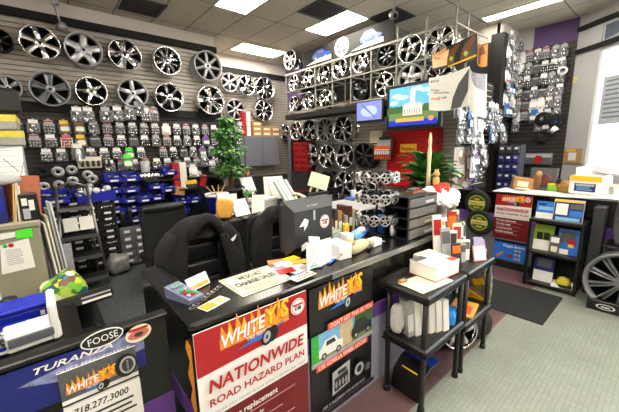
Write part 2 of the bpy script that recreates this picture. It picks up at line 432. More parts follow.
part('arm', MB().tube([(0, 0, 0), (0, -.12, .05), (-.04, -.2, .28)], .018, silver), c)
part('housing', MB().cyl((0, -.02, 0), (.03, -.16, -.02), .06, silver, 14), c)
part('bracket', MB().rbox((-.08, -.24, .27), (.02, -.14, .34), lgrey, .01), c)

world = bpy.data.worlds.new('world'); scene.world = world; world.use_nodes = True
bg = world.node_tree.nodes['Background']; bg.inputs['Color'].default_value = (.86, .94, 1, 1); bg.inputs['Strength'].default_value = 7.0

# ------------------------------------------------------------------ wheels (unit radius, axis y, face towards -y)
WH = {}; inner = mat('barrel shade', (34, 35, 37), .5, .4)
def wheel_meshes(kind, m, md=None):
    key = (kind, m.name)
    if key in WH: return WH[key]
    rim = MB().lathe([(.86, -.30), (.90, -.38), (.93, -.43), (.97, -.46), (1.0, -.44), (1.0, -.39), (.95, -.36), (.93, -.2), (.90, .1), (.95, .32), (1.0, .36), (1.0, .4), (.93, .41)], m, 36, 'y').lathe([(0, .34), (.86, .36), (.84, .1), (.86, -.30)], m if m is darkalloy else inner, 36, 'y').lathe([(.93, .41), (.9, .37), (.0, .37)], inner, 36, 'y')  # dark lining and closing disc paint in the shade behind the spokes
    n, twin, w0, w1, curve = {'five': (5, 0, .14, .10, 0), 'wide': (5, 0, .17, .17, 0), 'six': (6, 0, .10, .10, 0), 'seven': (7, 0, .085, .07, 0), 'twin': (5, .19, .045, .045, 0), 'star': (5, 0, .13, .08, 0), 'multi': (10, .075, .022, .022, 0),
        'mesh': (10, .09, .035, .03, 0), 'eight': (8, 0, .08, .07, 0), 'swirl': (6, 0, .13, .1, .35), 'fork': (5, .25, .055, .055, 0), 'ten': (10, 0, .06, .05, 0), 'block': (6, 0, .10, .15, 0), 'v': (7, .1, .04, .035, 0)}[kind]
    sp = MB(); N = 5
    for k in range(n):
        for sgn in ((-1, 1) if twin else (0,)):
            vs = []
            for i in range(N + 1):
                u = i / N; r = .16 + .74 * u
                a = 2*PI*k/n + PI/2 + curve * u * u
                off = sgn * twin * (.35 + .65 * u) if kind != 'v' else sgn * twin * u * 2
                wd = (w0 + (w1 - w0) * u) * 1.3; ca, sa = math.cos(a), math.sin(a)
                yf = -.30 - .06 * math.sin(PI * u) - .02 * u
                if kind == 'star': wd = w0 * (1 - u) ** 1.3 + w1
                for q, dy in ((-1, .10), (-.75, 0), (0, -.03), (.75, 0), (1, .10)):
                    x = off + q * wd / 1.0
                    vs.append((ca * r - sa * x, yf + dy, sa * r + ca * x))
                vs.append((ca * r, yf + .14, sa * r))
            fs = []
            for i in range(N):
                for j in range(6): a_, b_ = i*6+j, i*6+(j+1) % 6; fs.append((a_, b_, b_+6, a_+6))
            fs.append(tuple(range(6))[::-1]); fs.append(tuple(N*6+j for j in range(6)))
            sp.add(vs, fs, m)
    hr = {'wide': 1.9, 'block': 1.3, 'star': 1.3}.get(kind, 1)
    sp.lathe([(0.0, -.33), (.2*hr, -.34), (.24*hr, -.31), (.25*hr, -.14), (.1, -.1)], m, 24, 'y')
    for k in range(5):
        a = 2*PI*(k+.5)/5 + PI/2; sp.cyl((.15*math.cos(a), -.336, .15*math.sin(a)), (.15*math.cos(a), -.325, .15*math.sin(a)), .026, blackm, 8)
    cap = MB().lathe([(0, -.37), (.07, -.365), (.085, -.34), (.085, -.32)], md or m, 16, 'y')
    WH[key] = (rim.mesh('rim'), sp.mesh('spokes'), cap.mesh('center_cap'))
    return WH[key]
ORD = 'first second third fourth fifth sixth seventh eighth ninth tenth eleventh twelfth'.split()
def wheel(kind, m, loc, r, rot, label, group=None, spin=0, small=False):
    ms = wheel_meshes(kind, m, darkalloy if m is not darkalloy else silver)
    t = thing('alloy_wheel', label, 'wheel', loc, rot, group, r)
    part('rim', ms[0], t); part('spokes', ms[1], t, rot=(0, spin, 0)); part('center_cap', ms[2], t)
    return t
KD = {'multi': 'many-spoked', 'five': 'five-spoke', 'wide': 'wide five-spoke', 'six': 'six-spoke', 'seven': 'seven-spoke', 'twin': 'twin five-spoke', 'star': 'star-shaped five-spoke', 'mesh': 'many-spoked mesh', 'eight': 'eight-spoke', 'swirl': 'swirling six-spoke',
      'fork': 'forked five-spoke', 'ten': 'ten-spoke', 'block': 'broad six-spoke', 'v': 'v-spoke'}
MD = {'chrome': 'chrome', 'silver paint': 'silver', 'grey alloy': 'grey', 'black alloy': 'black', 'gunmetal': 'gunmetal'}
def row_Y(lst, Y, phrase, group, tilt=.0):
    for i, (px, py, wpx, kind, m) in enumerate(lst):
        r = abs(pY(px + wpx/2, py, Y).x - pY(px - wpx/2, py, Y).x) / 2 * .97
        c = pY(px, py, Y)
        wheel(kind, m, (c.x, Y, c.z), r, (tilt, 0, 0), '%s %s wheel, %s from the left in the %s' % (MD[m.name], KD[kind], ORD[i], phrase), group, R.uniform(-.3, .3))
def row_X(lst, X, phrase, group):
    for i, (px, py, hpx, kind, m) in enumerate(lst):
        r = abs(pX(px, py + hpx/2, X).z - pX(px, py - hpx/2, X).z) / 2 * .97
        c = pX(px, py, X)
        wheel(kind, m, (X, c.y, c.z), r, (0, 0, -PI/2), '%s %s wheel, %s from the left in the %s' % (MD[m.name], KD[kind], ORD[i], phrase), group, R.uniform(-.3, .3))
row_Y([(-1, 41, 30, 'six', darkalloy), (40, 44, 42, 'block', chrome), (83, 51, 39, 'wide', silver), (124, 56, 34, 'fork', chrome), (166, 62, 28, 'mesh', chrome), (206, 67, 28, 'seven', silver)], 6.82, 'top row on the back wall', 'large wheels on the back wall')
row_Y([(8, 88, 30, 'twin', silver), (50, 90, 43, 'twin', greyalloy), (91, 92, 33, 'star', chrome), (132, 94, 31, 'five', silver), (168, 98, 29, 'six', chrome), (209, 101, 27, 'fork', chrome)], 6.82, 'second row on the back wall', 'large wheels on the back wall')
row_Y([(228, 83, 17, 'six', silver), (245, 86, 17, 'twin', chrome), (263, 89, 19, 'ten', chrome)], 7.93, 'top row in the recessed corner', 'small wheels in the recessed corner')
row_Y([(234, 110, 19, 'seven', silver), (262, 111, 18, 'eight', chrome)], 7.93, 'lower row in the recessed corner', 'small wheels in the recessed corner')
ch, sv, dk, gm = chrome, silver, darkalloy, gun
row_X([(287, 132, 17, 'star', ch), (299, 131, 20, 'six', ch), (312, 130, 22, 'twin', ch), (328, 130, 25, 'ten', sv), (346, 129, 28, 'eight', ch)], 5.9, 'upper row under the rack', 'wheels hung under the rack')
row_X([(313, 155, 24, 'twin', ch), (330, 156, 25, 'five', ch), (348, 156, 26, 'star', ch), (367, 156, 27, 'seven', gm)], 5.9, 'middle row under the rack', 'wheels hung under the rack')
row_X([(330, 183, 24, 'five', gm), (347, 184, 27, 'six', ch), (368, 188, 29, 'swirl', ch)], 5.85, 'bottom row under the rack', 'wheels hung under the rack')
RX = 5.32
row_X([(296, 83, 17, 'six', ch), (311, 79, 18, 'five', ch), (326, 75, 19, 'star', ch), (342, 69, 22, 'twin', ch), (363, 63, 22, 'wide', ch), (389, 56, 25, 'eight', gm), (413, 50, 29, 'five', ch), (442, 43, 34, 'fork', ch)], RX, 'top shelf of the wheel rack', 'wheels on the rack')
row_X([(296, 104, 16, 'five', ch), (311, 101, 18, 'v', ch), (328, 99, 19, 'six', ch), (362, 90, 22, 'mesh', gm), (387, 85, 25, 'six', ch), (413, 79, 30, 'wide', sv), (441, 78, 30, 'ten', ch)], RX, 'lower shelf of the wheel rack', 'wheels on the rack')
c = pX(293, 60, 5.3); wheel('seven', chrome, (5.3, c.y, c.z), .24, (0, 0, -PI/2), 'chrome dish wheel standing on the rack at the left end of the car banners')

# wheel rack
g = []
rk = thing('wheel_rack', 'tall steel wheel rack with two open shelves mounted high on the display wall', 'rack', (5.25, 0, 0))
fx, bx_ = 0, .42
postY = [pX(x, 90, 5.25).y for x in (286.5, 315.5, 332.5, 351, 371, 396, 424, 452)]
zb = pX(345, 104, 5.25).z; zt_ = pX(351, 55, 5.25).z; zm = pX(345, 78.5, 5.25).z
(lambda *a: 0)('rack z', zb, zm, zt_, postY)
for y in postY:
    q = MB()
    for xx in (fx, bx_): q.box((xx-.013, y-.013, zb-.05), (xx+.013, y+.013, zt_+(.22 if y < 3.7 else .03)), rod)
    part('post', q, rk)
ys, ye = postY[-1]-.02, postY[0]+.02
for z, nm in ((zb, 'shelf'), (zm, 'shelf')):
    q = MB().box((fx-.03, ys, z-.012), (fx+.01, ye, z+.012), rod).box((bx_-.01, ys, z-.012), (bx_+.03, ye, z+.012), rod)
    for y in postY: q.box((fx, y-.012, z-.012), (bx_, y+.012, z+.012), rod)
    part(nm, q, rk)
q = MB().box((fx-.03, ys, zt_-.03), (fx+.02, ye, zt_+.01), rod).box((bx_-.02, ys, zt_-.03), (bx_+.02, ye, zt_+.01), rod)
for k in range(9): q.box((fx, ys+.3*k, zt_-.02), (bx_+.8, ys+.3*k+.015, zt_), rod)
part('top_frame', q, rk)
part('base_rail', MB().box((fx-.02, ys+.6, zb-.17), (bx_+.05, ye+.05, zb-.06), blackm), rk)
# car banners on top of the rack
def banner(yl, yr, z0, z1, label, cars):
    t = thing('banner_board', label, 'banner', (5.27, yl, z0), (0, 0, -PI/2)); L = yl - yr; hh = z1 - z0
    part('board', MB().box((0, 0, 0), (L, .03, hh), blackm), t)
    P = Print(t)
    for kind, a, b in cars:
        if kind == 'car':
            P.rect(a, .03, b, hh-.05, blackm); P.poly([(a, .03), (b, .03), (b, .12), (a+(b-a)*.5, .11), (a, .03)], white)
            W_ = b - a
            P.poly([(a+W_*.3, hh*.35), (a+W_*.9, hh*.3), (a+W_*.97, hh*.5), (a+W_*.8, hh*.62), (a+W_*.68, hh*.84), (a+W_*.45, hh*.84), (a+W_*.3, hh*.55)], mat('car blue', (20, 60, 150), .3))
            P.poly([(a+W_*.45, hh*.6), (a+W_*.75, hh*.6), (a+W_*.66, hh*.78), (a+W_*.48, hh*.78)], grey)
            for fxx in (.42, .8): P.disc(a+W_*fxx, hh*.36, hh*.11, black); P.disc(a+W_*fxx, hh*.36, hh*.07, lgrey)
        else:
            P.rect(a, .02, b, hh-.02, blackm); cx_ = (a+b)/2; P.disc(cx_, hh*.5, (b-a)*.46, lgrey, hh*.5)
            for k in range(5): P.disc(cx_+(b-a)*.26*math.cos(k*1.257+.3), hh*.5+hh*.28*math.sin(k*1.257+.3), (b-a)*.1, dgrey, hh*.11)
            P.disc(cx_, hh*.5, (b-a)*.07, silver)
    P.done()
zb0 = zt_ + .04
ya, yb, yc = pX(303, 60, 5.27).y, pX(332, 52, 5.27).y, pX(394, 30, 5.27).y
banner(ya, yb, zb0, zb0+.36, 'dark banner with a blue car, left one on top of the wheel rack', [('car', .1, ya-yb-.03)])
banner(yb-.02, yc, zb0, zb0+.38, 'dark banner showing a silver rim and a blue car on top of the rack', [('rim', .05, .5), ('car', .55, yb-yc-.25)])
# ------------------------------------------------------------------ hang packs
PK = {}
def pack_mesh(kind):
    if kind in PK: return PK[kind]
    rr = random.Random(kind); mb = MB()
    tint = {'nuts': white, 'dark': dgrey, 'redcard': lgrey, 'bolts': white, 'yellow': yellow, 'purple': violet, 'green': lime, 'white': white, 'pinkish': mat('pink red', (206, 90, 90)), 'blue': bblue, 'chromebag': white, 'long': white, 'redtop': red, 'clear': lgrey}[kind]
    # header card with a hang hole bump, backing card, clear blister and its contents
    mb.box((-.3, -.0, .72), (.3, .02, 1.0), tint); mb.box((-.1, -.012, .96), (.1, .03, 1.08), lgrey)
    if kind == 'redcard': mb.box((-.3, -.004, .85), (.3, 0, .95), red)
    mb.box((-.42, .01, 0), (.42, .03, .76), {'white': white, 'pinkish': paper}.get(kind, dgrey if kind in ('dark', 'bolts', 'nuts', 'redcard') else grey))
    if kind in ('nuts', 'redcard', 'bolts', 'dark', 'pinkish'):
        mm = {'nuts': chrome, 'redcard': silver, 'bolts': chrome, 'dark': black, 'pinkish': red}[kind]
        for i in range(4):
            for j in range(3):
                x = -.29 + .19*i + rr.uniform(-.03, .03); z = .14 + .22*j + rr.uniform(-.03, .03)
                mb.cyl((x, -.05, z-.06), (x+rr.uniform(-.03, .03), -.07, z+.07), .06, mm, 6)
        mb.box((-.38, -.004, .58), (.38, .012, .72), lgrey)
    elif kind in ('yellow', 'green', 'purple', 'blue', 'white', 'redtop'):
        mb.sup((0, -.05, .36), (.55, .2, .5), tint, e=.5, nu=10, nv=6); mb.box((-.3, -.16, .2), (.3, -.12, .5), white if kind != 'white' else paper)
    elif kind == 'long':
        mb.sup((0, -.06, .2), (.4, .2, 1.0), bagw, e=.6, nu=10, nv=6); mb.sup((0, -.18, .1), (.25, .1, .8), chrome, e=.8, nu=8, nv=6)
    else:
        for i in range(7): mb.sup((rr.uniform(-.25, .25), -.07, rr.uniform(.12, .6)), (.24, .16, .26), chrome if i % 3 else black, e=.8, nu=8, nv=5)
    def crumple(p): return Vector((p.x * (1 + .08*math.sin(p.z*23)), p.y * (1 + .25*math.sin(p.x*17+p.z*13)), p.z))
    if kind in ('chromebag', 'clear', 'nuts', 'redcard', 'dark'):
        mb.sup((0, -.06, .37), (.86, .26, .8), bag, e=.5, nu=12, nv=8, fn=crumple)
    PK[kind] = mb.mesh('accessory_pack'); return PK[kind]
PN = {'nuts': 'chrome lug nuts', 'dark': 'black lug nuts', 'redcard': 'silver nuts with red stripe', 'bolts': 'chrome bolts', 'yellow': 'yellow caps', 'purple': 'purple valve caps', 'green': 'bright green caps', 'white': 'plain white card',
      'pinkish': 'red lug nuts', 'blue': 'blue card', 'chromebag': 'loose chrome hardware', 'long': 'long chrome fittings', 'redtop': 'red box', 'clear': 'clear bagged hardware'}
def pack(kind, loc, rz, w, h, where, group):
    return thing_m('accessory_pack', pack_mesh(kind), 'pack of %s %s' % (PN[kind], where), 'accessory pack', loc, (R.uniform(-.08, .02), R.uniform(-.05, .05), rz), group, (w*1.1, w*1.1, h))
def thing_m(name, mesh, label, cat, loc, rot, group, sc):
    return tag(link(name, mesh, None, loc, rot, sc), label, cat, group)
kinds = ['nuts', 'redcard', 'nuts', 'bolts', 'dark', 'chromebag', 'redcard', 'nuts', 'clear']
rows = [(127.5, 10, 240, 'first'), (140.5, 12, 240, 'second'), (153.5, 40, 240, 'third'), (165.5, 104, 230, 'fourth')]
special = {(0, 72): 'yellow', (0, 85): 'yellow', (1, 67): 'pinkish', (1, 84): 'yellow', (0, 168): 'white', (1, 203): 'purple', (2, 203): 'purple', (2, 128): 'green', (2, 55): 'chromebag', (3, 160): 'chromebag'}
for ri, (py, xa, xb, nm) in enumerate(rows):
    z = pY(110, py, 6.85).z; x = pY(xa + 6, py, 6.85).x; xe = pY(xb, py, 6.85).x
    while x < xe:
        k = kinds[R.randrange(len(kinds))]
        for (r2, pxx), kk in special.items():
            if r2 == ri and abs(pY(pxx, py, 6.85).x - x) < .1: k = kk
        if R.random() > .04:
            pack(k, (x, 6.86, z - .115), 0, .18, .215, 'on the %s hook row of the back wall' % nm, 'packs on the back wall hook rows')
        x += .205
for px, py, k in ((77, 114, 'chromebag'), (88, 114, 'chromebag'), (106, 114, 'clear'), (118, 113, 'chromebag'), (130, 112, 'chromebag'), (146, 114, 'nuts'), (154, 114, 'redcard'), (139, 108, 'clear')):
    c = pY(px, py, 6.75); pack(k, (c.x, 6.76, c.z - .14), 0, .2, .26, 'on the black rail of the back wall', 'packs on the black rail')
for px, py, k in ((205, 161, 'clear'), (213, 167, 'nuts'), (194, 171, 'white'), (199, 178, 'clear'), (78, 152, 'long'), (232, 132, 'redcard'), (240, 128, 'clear'), (128, 162, 'green')):
    c = pY(px, py, 6.7); pack(k, (c.x, 6.72, c.z - .12), 0, .19, .26, 'hung among the back wall packs', 'packs hung between the rows')
# spacer rings
ring = MB().lathe([(.34, -.08), (.45, -.12), (.95, -.12), (1, -.06), (1, .06), (.34, .06), (.34, -.08)], silver, 28, 'y')
for k in range(5):
    a = k*1.257; ring.cyl((.66*math.cos(a), -.135, .66*math.sin(a)), (.66*math.cos(a), -.12, .66*math.sin(a)), .09, blackm, 8)
ringm = ring.mesh('spacer_ring'); ring2 = MB(); ring2.v, ring2.f, ring2.m, ring2.sm, ring2.mats = ring.v, ring.f, ring.m, ring.sm, [blackm, blackm]; ringd = ring2.mesh('spacer_ring')
for i, (px, py, w_) in enumerate(((43, 172, 17), (58, 172, 14), (72, 170, 12), (44, 187, 13), (59, 185, 12), (73, 181, 12), (88, 175, 12), (92, 179, 12))):
    c = pY(px, py, 6.85); r = (pY(px+w_/2, py, 6.85).x - pY(px-w_/2, py, 6.85).x) / 2
    thing_m('spacer_ring', ringd if i == 0 else ringm, ('black' if i == 0 else 'silver') + ' disc with bolt holes, ' + ORD[i] + ' of the rings hung beside the filing cabinet', 'wheel spacer', (c.x, 6.88 - (.1 if i == 7 else 0), c.z), (0, i*.7, 0), 'wheel spacer rings on the back wall', r)
# cream display box of small kits
c0, c1 = pY(78, 163, 6.8), pY(102, 163, 6.8)
t = thing('kit_display', 'cream display strip of small chrome kits on the back wall beside the rings', 'display strip', (c0.x, 6.82, c0.z-.1))
part('tray', MB().rbox((0, 0, 0), (c1.x-c0.x, .12, .2), cream), t); q = MB()
for k in range(6): q.cyl((.06+.08*k, -.02, .03), (.06+.08*k, -.02, .13), .025, dgrey, 6)
part('kit', q, t)

# ------------------------------------------------------------------ blue bins
b_ = MB()
b_.box((-.5, -.5, 0), (.5, .5, .04), blue); b_.box((-.5, .46, 0), (.5, .5, .8), blue)
for s_ in (-1, 1):
    b_.prism([(-.5, 0), (.5, 0), (.5, .8), (-.2, .8), (-.5, .42)], s_*.48-.02, s_*.48+.02, blue, 'x')
b_.box((-.5, -.5, 0), (.5, -.46, .42), blue); b_.box((-.53, -.54, .38), (.53, -.48, .46), blue)
tray = b_.mesh('parts_bin'); lab = MB().box((-.22, -.51, .1), (.22, -.5, .26), white).mesh('label_card')
ct = []
for v in range(3):
    q = MB(); rr = random.Random(v)
    for k in range(16): q.sup((rr.uniform(-.36, .36), rr.uniform(-.36, .36), rr.uniform(.3, .5)), (.2, .2, .16), (chrome, silver, black, lgrey, dgrey)[rr.randrange(5)], e=.7, nu=6, nv=4)
    q.box((-.4, -.4, .04), (.4, .4, .3), dgrey)
    ct.append(q.mesh('contents'))
def pbin(x, y, z, w, label, group='blue parts bins on the back wall', h=None, rz=0):
    t = thing_m('parts_bin', tray, label, 'parts bin', (x, y, z), (0, 0, rz), group, (w, w*1.1, h or w))
    part('label_card', lab, t); part('contents', ct[R.randrange(3)], t); return t
for col, pxs in enumerate(((114, 113, 114, 115, 117), (131, 131, 131, 132, 134))):
    for row, px in enumerate(pxs):
        c = pY(px, (180, 191, 201, 211, 221)[row] - col*1.0, 6.6)
        pbin(c.x, 6.72, c.z-.05, .29, 'blue parts bin, %s from the top in the %s column under the packs' % (ORD[row], ('outer', 'inner')[col]), h=.21)
for i, (px, py) in enumerate(((156, 187), (168, 190), (145, 200), (157, 198), (182, 202), (194, 201), (183, 212), (170, 173), (84, 196))):
    c = pY(px, py, 6.5); pbin(c.x, 6.6, c.z-.04, .26, 'blue parts bin %s' % ('standing above the tall black chair, left one', 'standing above the tall black chair, right one', 'just left of the tall black chair top', 'right above the tall black chair top',
        'right of the tall chair under the red boxes', 'at the right end beside the black post', 'lowest of those right of the tall chair', 'small one on the shelf left of the red boxes', 'full of parts beside the ladder top')[i], h=.2)
c = pY(54, 197, 6.5); t = pbin(c.x, 6.5, c.z-.1, .42, 'large blue bin on the drawer cabinet behind the ladder', h=.26)
c = pY(100, 195, 6.5)
q = MB().box((-.28, -.1, 0), (.28, .1, .16), blue)
for k in range(12): q.sup((R.uniform(-.25, .25), R.uniform(-.1, .1), R.uniform(.14, .28)), (.12, .12, .1), (chrome, silver, white, bagw)[k % 4], e=.8, nu=8, nv=5)
thing('parts_tray', 'long blue tray heaped with chrome parts right of the ladder', 'parts tray', (c.x-.05, 6.5, c.z-.1), mb=q)
# bin support: black louvred panel + shelf
thing('louvred_board', 'black panel on the lower back wall that carries the blue bins', 'panel', (0, 0, 0), mb=MB().box((.9, 6.88, .65), (3.2, 6.96, 1.78), black))
c = pY(150, 176, 6.7)
thing('wall_shelf', 'black shelf with chrome cans below the packs', 'shelf', (0, 0, 0), mb=MB().box((1.5, 6.5, c.z-.1), (3.2, 6.88, c.z-.07), black))
q = MB().cyl((0, 0, 0), (0, 0, .13), .045, chrome, 10).cyl((0, 0, .13), (0, 0, .15), .04, black, 10).mesh('spray_can')
for k in range(7):
    c2 = pY(141 + k*3.6, 174, 6.65); thing_m('spray_can', q, 'short chrome capped can in the line on the black shelf', 'can', (c2.x, 6.65, c.z-.07), (0, 0, 0), 'chrome cans on the black shelf', 1)
c2 = pY(147, 167, 6.6); thing('tape_roll', 'grey upright roll on the black shelf above the cans', 'roll', (c2.x, 6.75, c.z-.07), mb=MB().cyl((0, 0, 0), (0, 0, .36), .08, lgrey, 16))
# drawer cabinets
def drawer_cab(x0, x1, yf, z0, z1, nc, nr, m, label, filler=True):
    t = thing('drawer_cabinet', label, 'drawer cabinet', (x0, yf, z0)); W_, H_ = x1-x0, z1-z0
    body = MB().box((0, .02, 0), (W_, .3, H_), m)
    for k in range(nc+1): body.box((W_*k/nc-.01, 0, 0), (W_*k/nc+.01, .02, H_), m)
    for k in range(nr+1): body.box((0, 0, H_*k/nr-.008), (W_, .02, H_*k/nr+.008), m)
    part('body', body, t)
    dw, dh = W_/nc-.024, H_/nr-.02
    d1 = MB().rbox((0, -.02, 0), (dw, .015, dh), grey if m is cabgrey else black, .006).box((dw*.3, -.035, dh*.1), (dw*.7, -.02, dh*.22), m).mesh('drawer')
    l1 = MB().box((dw*.25, -.024, dh*.35), (dw*.75, -.02, dh*.75), white).mesh('label_card')
    l2 = MB(); rr = random.Random(3)
    for k in range(5): l2.sup((dw*(.15+.17*k), -.02, dh*(.55+rr.uniform(-.1, .15))), (dw*.16, .03, dh*.4), (chrome, lgrey, silver)[k % 3], e=.8, nu=6, nv=4)
    l2 = l2.mesh('contents')
    for i in range(nc):
        for j in range(nr):
            d = part('drawer', d1, t, loc=(W_*i/nc+.012, 0, H_*j/nr+.01))
            part('label_card', l1, d) if (i+j) % 3 or not filler else part('contents', l2, d)
    return t
drawer_cab(.0, .93, 6.45, .12, 1.32, 4, 11, dgrey, 'tall black cabinet of small parts drawers behind the ladder')
drawer_cab(.97, 1.58, 6.45, .02, .72, 3, 5, cabgrey, 'low grey cabinet of labelled drawers beside the tall black chair', False)
thing('cabinet_stand', 'black base shelf under the tall drawer cabinet', 'stand', (0, 0, 0), mb=MB().box((-.2, 6.45, 0), (.95, 6.9, .12), blackm))
thing('cabinet_stand', 'thin black base under the low grey drawer cabinet', 'stand', (0, 0, 0), mb=MB().box((.96, 6.4, 0), (1.7, 6.9, .02), blackm))
c = pY(127, 215, 6.4); thing('black_bottle', 'black upright bottles on the low grey drawer cabinet', 'bottles', (c.x-.05, 6.55, .74), mb=MB().sup((0, 0, .14), (.1, .1, .28), black, e=.5).sup((.12, 0, .17), (.08, .1, .34), black, e=.5))
# boxes by the bins: red-white cartons
q = MB().rbox((-.13, -.1, 0), (.13, .1, .085), red, .004).box((0, -.102, .0), (.131, .101, .086), white).mesh('small_carton')
c = pY(180, 184, 6.5)
for k in range(6): thing_m('small_carton', q, 'small red and white carton, %s from the bottom of its stack beside the blue bins' % ORD[k], 'carton', (c.x+.02, 6.6, c.z-.1+.088*k), (0, 0, R.uniform(-.06, .06)), 'red and white cartons by the bins', 1)
thing('wall_shelf', 'narrow black shelf under the red and white cartons', 'shelf', (0, 0, 0), mb=MB().box((c.x-.2, 6.45, c.z-.13), (c.x+.6, 6.88, c.z-.1), black))
c2 = pY(191, 182, 6.5); thing('carton', 'yellow topped small carton right of the red and white cartons', 'carton', (c2.x, 6.6, c.z-.1), mb=MB().rbox((-.12, -.1, 0), (.12, .1, .16), dgrey).box((-.12, -.105, .08), (.12, -.1, .16), yellow))
c2 = pY(179, 193, 6.45); thing('carton', 'plain tan carton under the red and white cartons', 'carton', (c2.x, 6.55, c2.z-.05), (0, .2, .2), mb=MB().rbox((-.1, -.1, 0), (.1, .1, .17), tan))
c2 = pY(199, 182, 6.4); thing('carton', 'red packet leaning at the end of the shelf beside the black post', 'packet', (c2.x+.1, 6.55, c.z-.1), (0, .3, 0), mb=MB().rbox((-.06, -.05, 0), (.06, .05, .25), red))

# ------------------------------------------------------------------ ladder, floor clutter by the back wall
lx0, lx1 = .07, .62
t = thing('step_ladder', 'grey metal step ladder with wide black treads leaning by the drawer cabinet', 'ladder', (0, 0, 0))
def LP(u, s): return Vector(((lx0 + (lx1-lx0)*s) + (.5-s)*.16*u, 5.75 + .35*u, .02 + 1.55*u))
for s in (0, 1): part('rail', MB().tube([LP(0, s), LP(1, s)], .022, steel, 8), t)
part('top_bar', MB().tube([LP(1, 0), LP(1.06, .5), LP(1, 1)], .018, steel, 8), t)
for u in (.1, .32, .52, .8):
    a, b = LP(u, 0), LP(u, 1); part('tread', MB().rbox((a.x, a.y-.12, a.z-.02), (b.x, a.y+.16, a.z+.02), blackm, .008).box((a.x, a.y-.13, a.z-.03), (b.x, a.y-.115, a.z+.025), steel), t)
for s in (0, 1): a = LP(.95, s); part('rear_leg', MB().tube([a, (a.x, a.y+.3, 0)], .018, steel, 8), t)
a, b = LP(.66, 0), LP(.66, 1)
for k, s in enumerate((.3, .75)): thing('notice_sheet', 'small white sheet on the ladder step, %s one' % ('left', 'right')[k], 'paper', (a.x+(b.x-a.x)*s, a.y-.05, a.z-.05), (-.3, 0, 0), mb=MB().box((-.09, 0, -.08), (.09, .004, .13), paper))
c = pZ(109, 258, 0)
thing('plastic_bag', 'crumpled clear plastic bag on the carpet beside the drawer cabinets', 'bag', (c.x, min(c.y, 6.2), 0), mb=MB().sup((0, 0, .17), (.36, .34, .34), mat('crumpled bag', (150, 150, 146), .3, .2, var=.3, scale=12, bump=.8), e=.7, fn=lambda p: p*(1+.1*math.sin(p.x*30)*math.cos(p.z*26))))
# ------------------------------------------------------------------ filing cabinets at the left
t = thing('filing_cabinet', 'beige metal filing cabinet with papers taped to its side', 'filing cabinet', (-1.3, 4.0, 0))
part('body', MB().rbox((0, 0, 0), (1.23, .75, 1.45), beige, .015), t); part('top_panel', MB().rbox((-.01, -.02, 1.4), (1.24, .77, 1.46), beige, .01), t)
def sheet(pts, Y, m, label, cat='paper', lines_=0, name='notice_sheet'):
    v = [pY(px, py, Y) for px, py in pts]; c = sum(v, Vector())/len(v)
    mb = MB(); mb.prism([(p.x-c.x, p.z-c.z) for p in v], 0, .004, m)
    t = thing(name, label, cat, (c.x, Y, c.z), mb=mb)
    if lines_:
        P = Print(t); x0 = min(p.x for p in v)-c.x; x1 = max(p.x for p in v)-c.x; z0 = min(p.z for p in v)-c.z; z1 = max(p.z for p in v)-c.z
        P.lines(x0+(x1-x0)*.22, z1-(z1-z0)*.3, (x1-x0)*.5, lines_, (z1-z0)*.5/lines_, (z1-z0)*.022, lgrey); P.done('printing')
    return t
s1 = sheet([(0, 246), (28.5, 238), (35.5, 267), (2, 275)], 3.99, paper, 'white letter taped to the side of the beige filing cabinet', lines_=9)
c = pY(11, 245.5, 3.985) - s1.location; c2 = pY(5, 246.5, 3.985) - s1.location
P = Print(s1); P.disc(c.x, c.z, .02, red); P.disc(c2.x, c2.z, .017, green); P.done('stamp')
sheet([(15, 231), (31.5, 228), (33, 237), (16.5, 239)], 3.985, lime, 'neon green note on the side of the beige filing cabinet', 'note')
sheet([(0, 234), (15, 232), (15.5, 237), (0, 240)], 3.985, white, 'white paper strip next to the neon green note', 'note')
t = thing('storage_locker', 'tall grey framed locker with drawings on its door at the left edge', 'locker', (-1.6, 4.85, 0))
xr = pY(26, 170, 4.85).x; ztop = pY(12, 146, 4.85).z
part('body', MB().rbox((0, .02, 0), (xr+1.6, .6, ztop), lgrey, .01), t); part('door', MB().rbox((.05, 0, 1.3), (xr+1.57, .02, ztop-.03), lgrey, .008), t)
t2 = sheet([(0, 149), (22, 147), (26, 184), (0, 187)], 4.84, paper, 'large white drawing sheet on the grey locker', lines_=0)
P = Print(t2); P.lines(-.1, .18, .24, 5, .06, .004, mat('blue ink', (110, 120, 190)), .5); P.poly([(-.06, .1), (.05, -.05), (.045, -.055), (-.065, .095)], dblue); P.poly([(.05, -.12), (.1, .05), (.105, .05), (.055, -.12)], dgrey); P.rect(-.19, -.245, .13, -.17, dblue); P.done('drawing')
c = pY(-6, 146, 5.0)
for i, (px, py, m_, w_) in enumerate(((8, 143, 'yellow and grey carton, lower one on top of the grey locker', .62), (2, 131, 'yellow and grey carton, upper one on top of the grey locker', .62))):
    c = pY(px, py, 4.95)
    t = thing('carton', m_, 'carton', (c.x-.16, 5.05, ztop+.005+.17*i), (0, 0, .06-i*.1), mb=MB().rbox((-.3, -.2, 0), (.3, .2, .16), mat('carton grey', (150, 150, 140))).box((-.302, -.203, .09), (.302, .202, .162), mat('dull yellow', (206, 190, 70))))
c = pY(4, 113, 4.95)
t = thing('monitor', 'black monitor at the left edge above the yellow cartons', 'monitor', (c.x-.17, 5.1, ztop+.345))
part('housing', MB().rbox((-.5, -.1, .03), (.32, .12, .3), black, .03), t); part('foot', MB().rbox((-.3, -.1, 0), (.1, .14, .03), black), t)
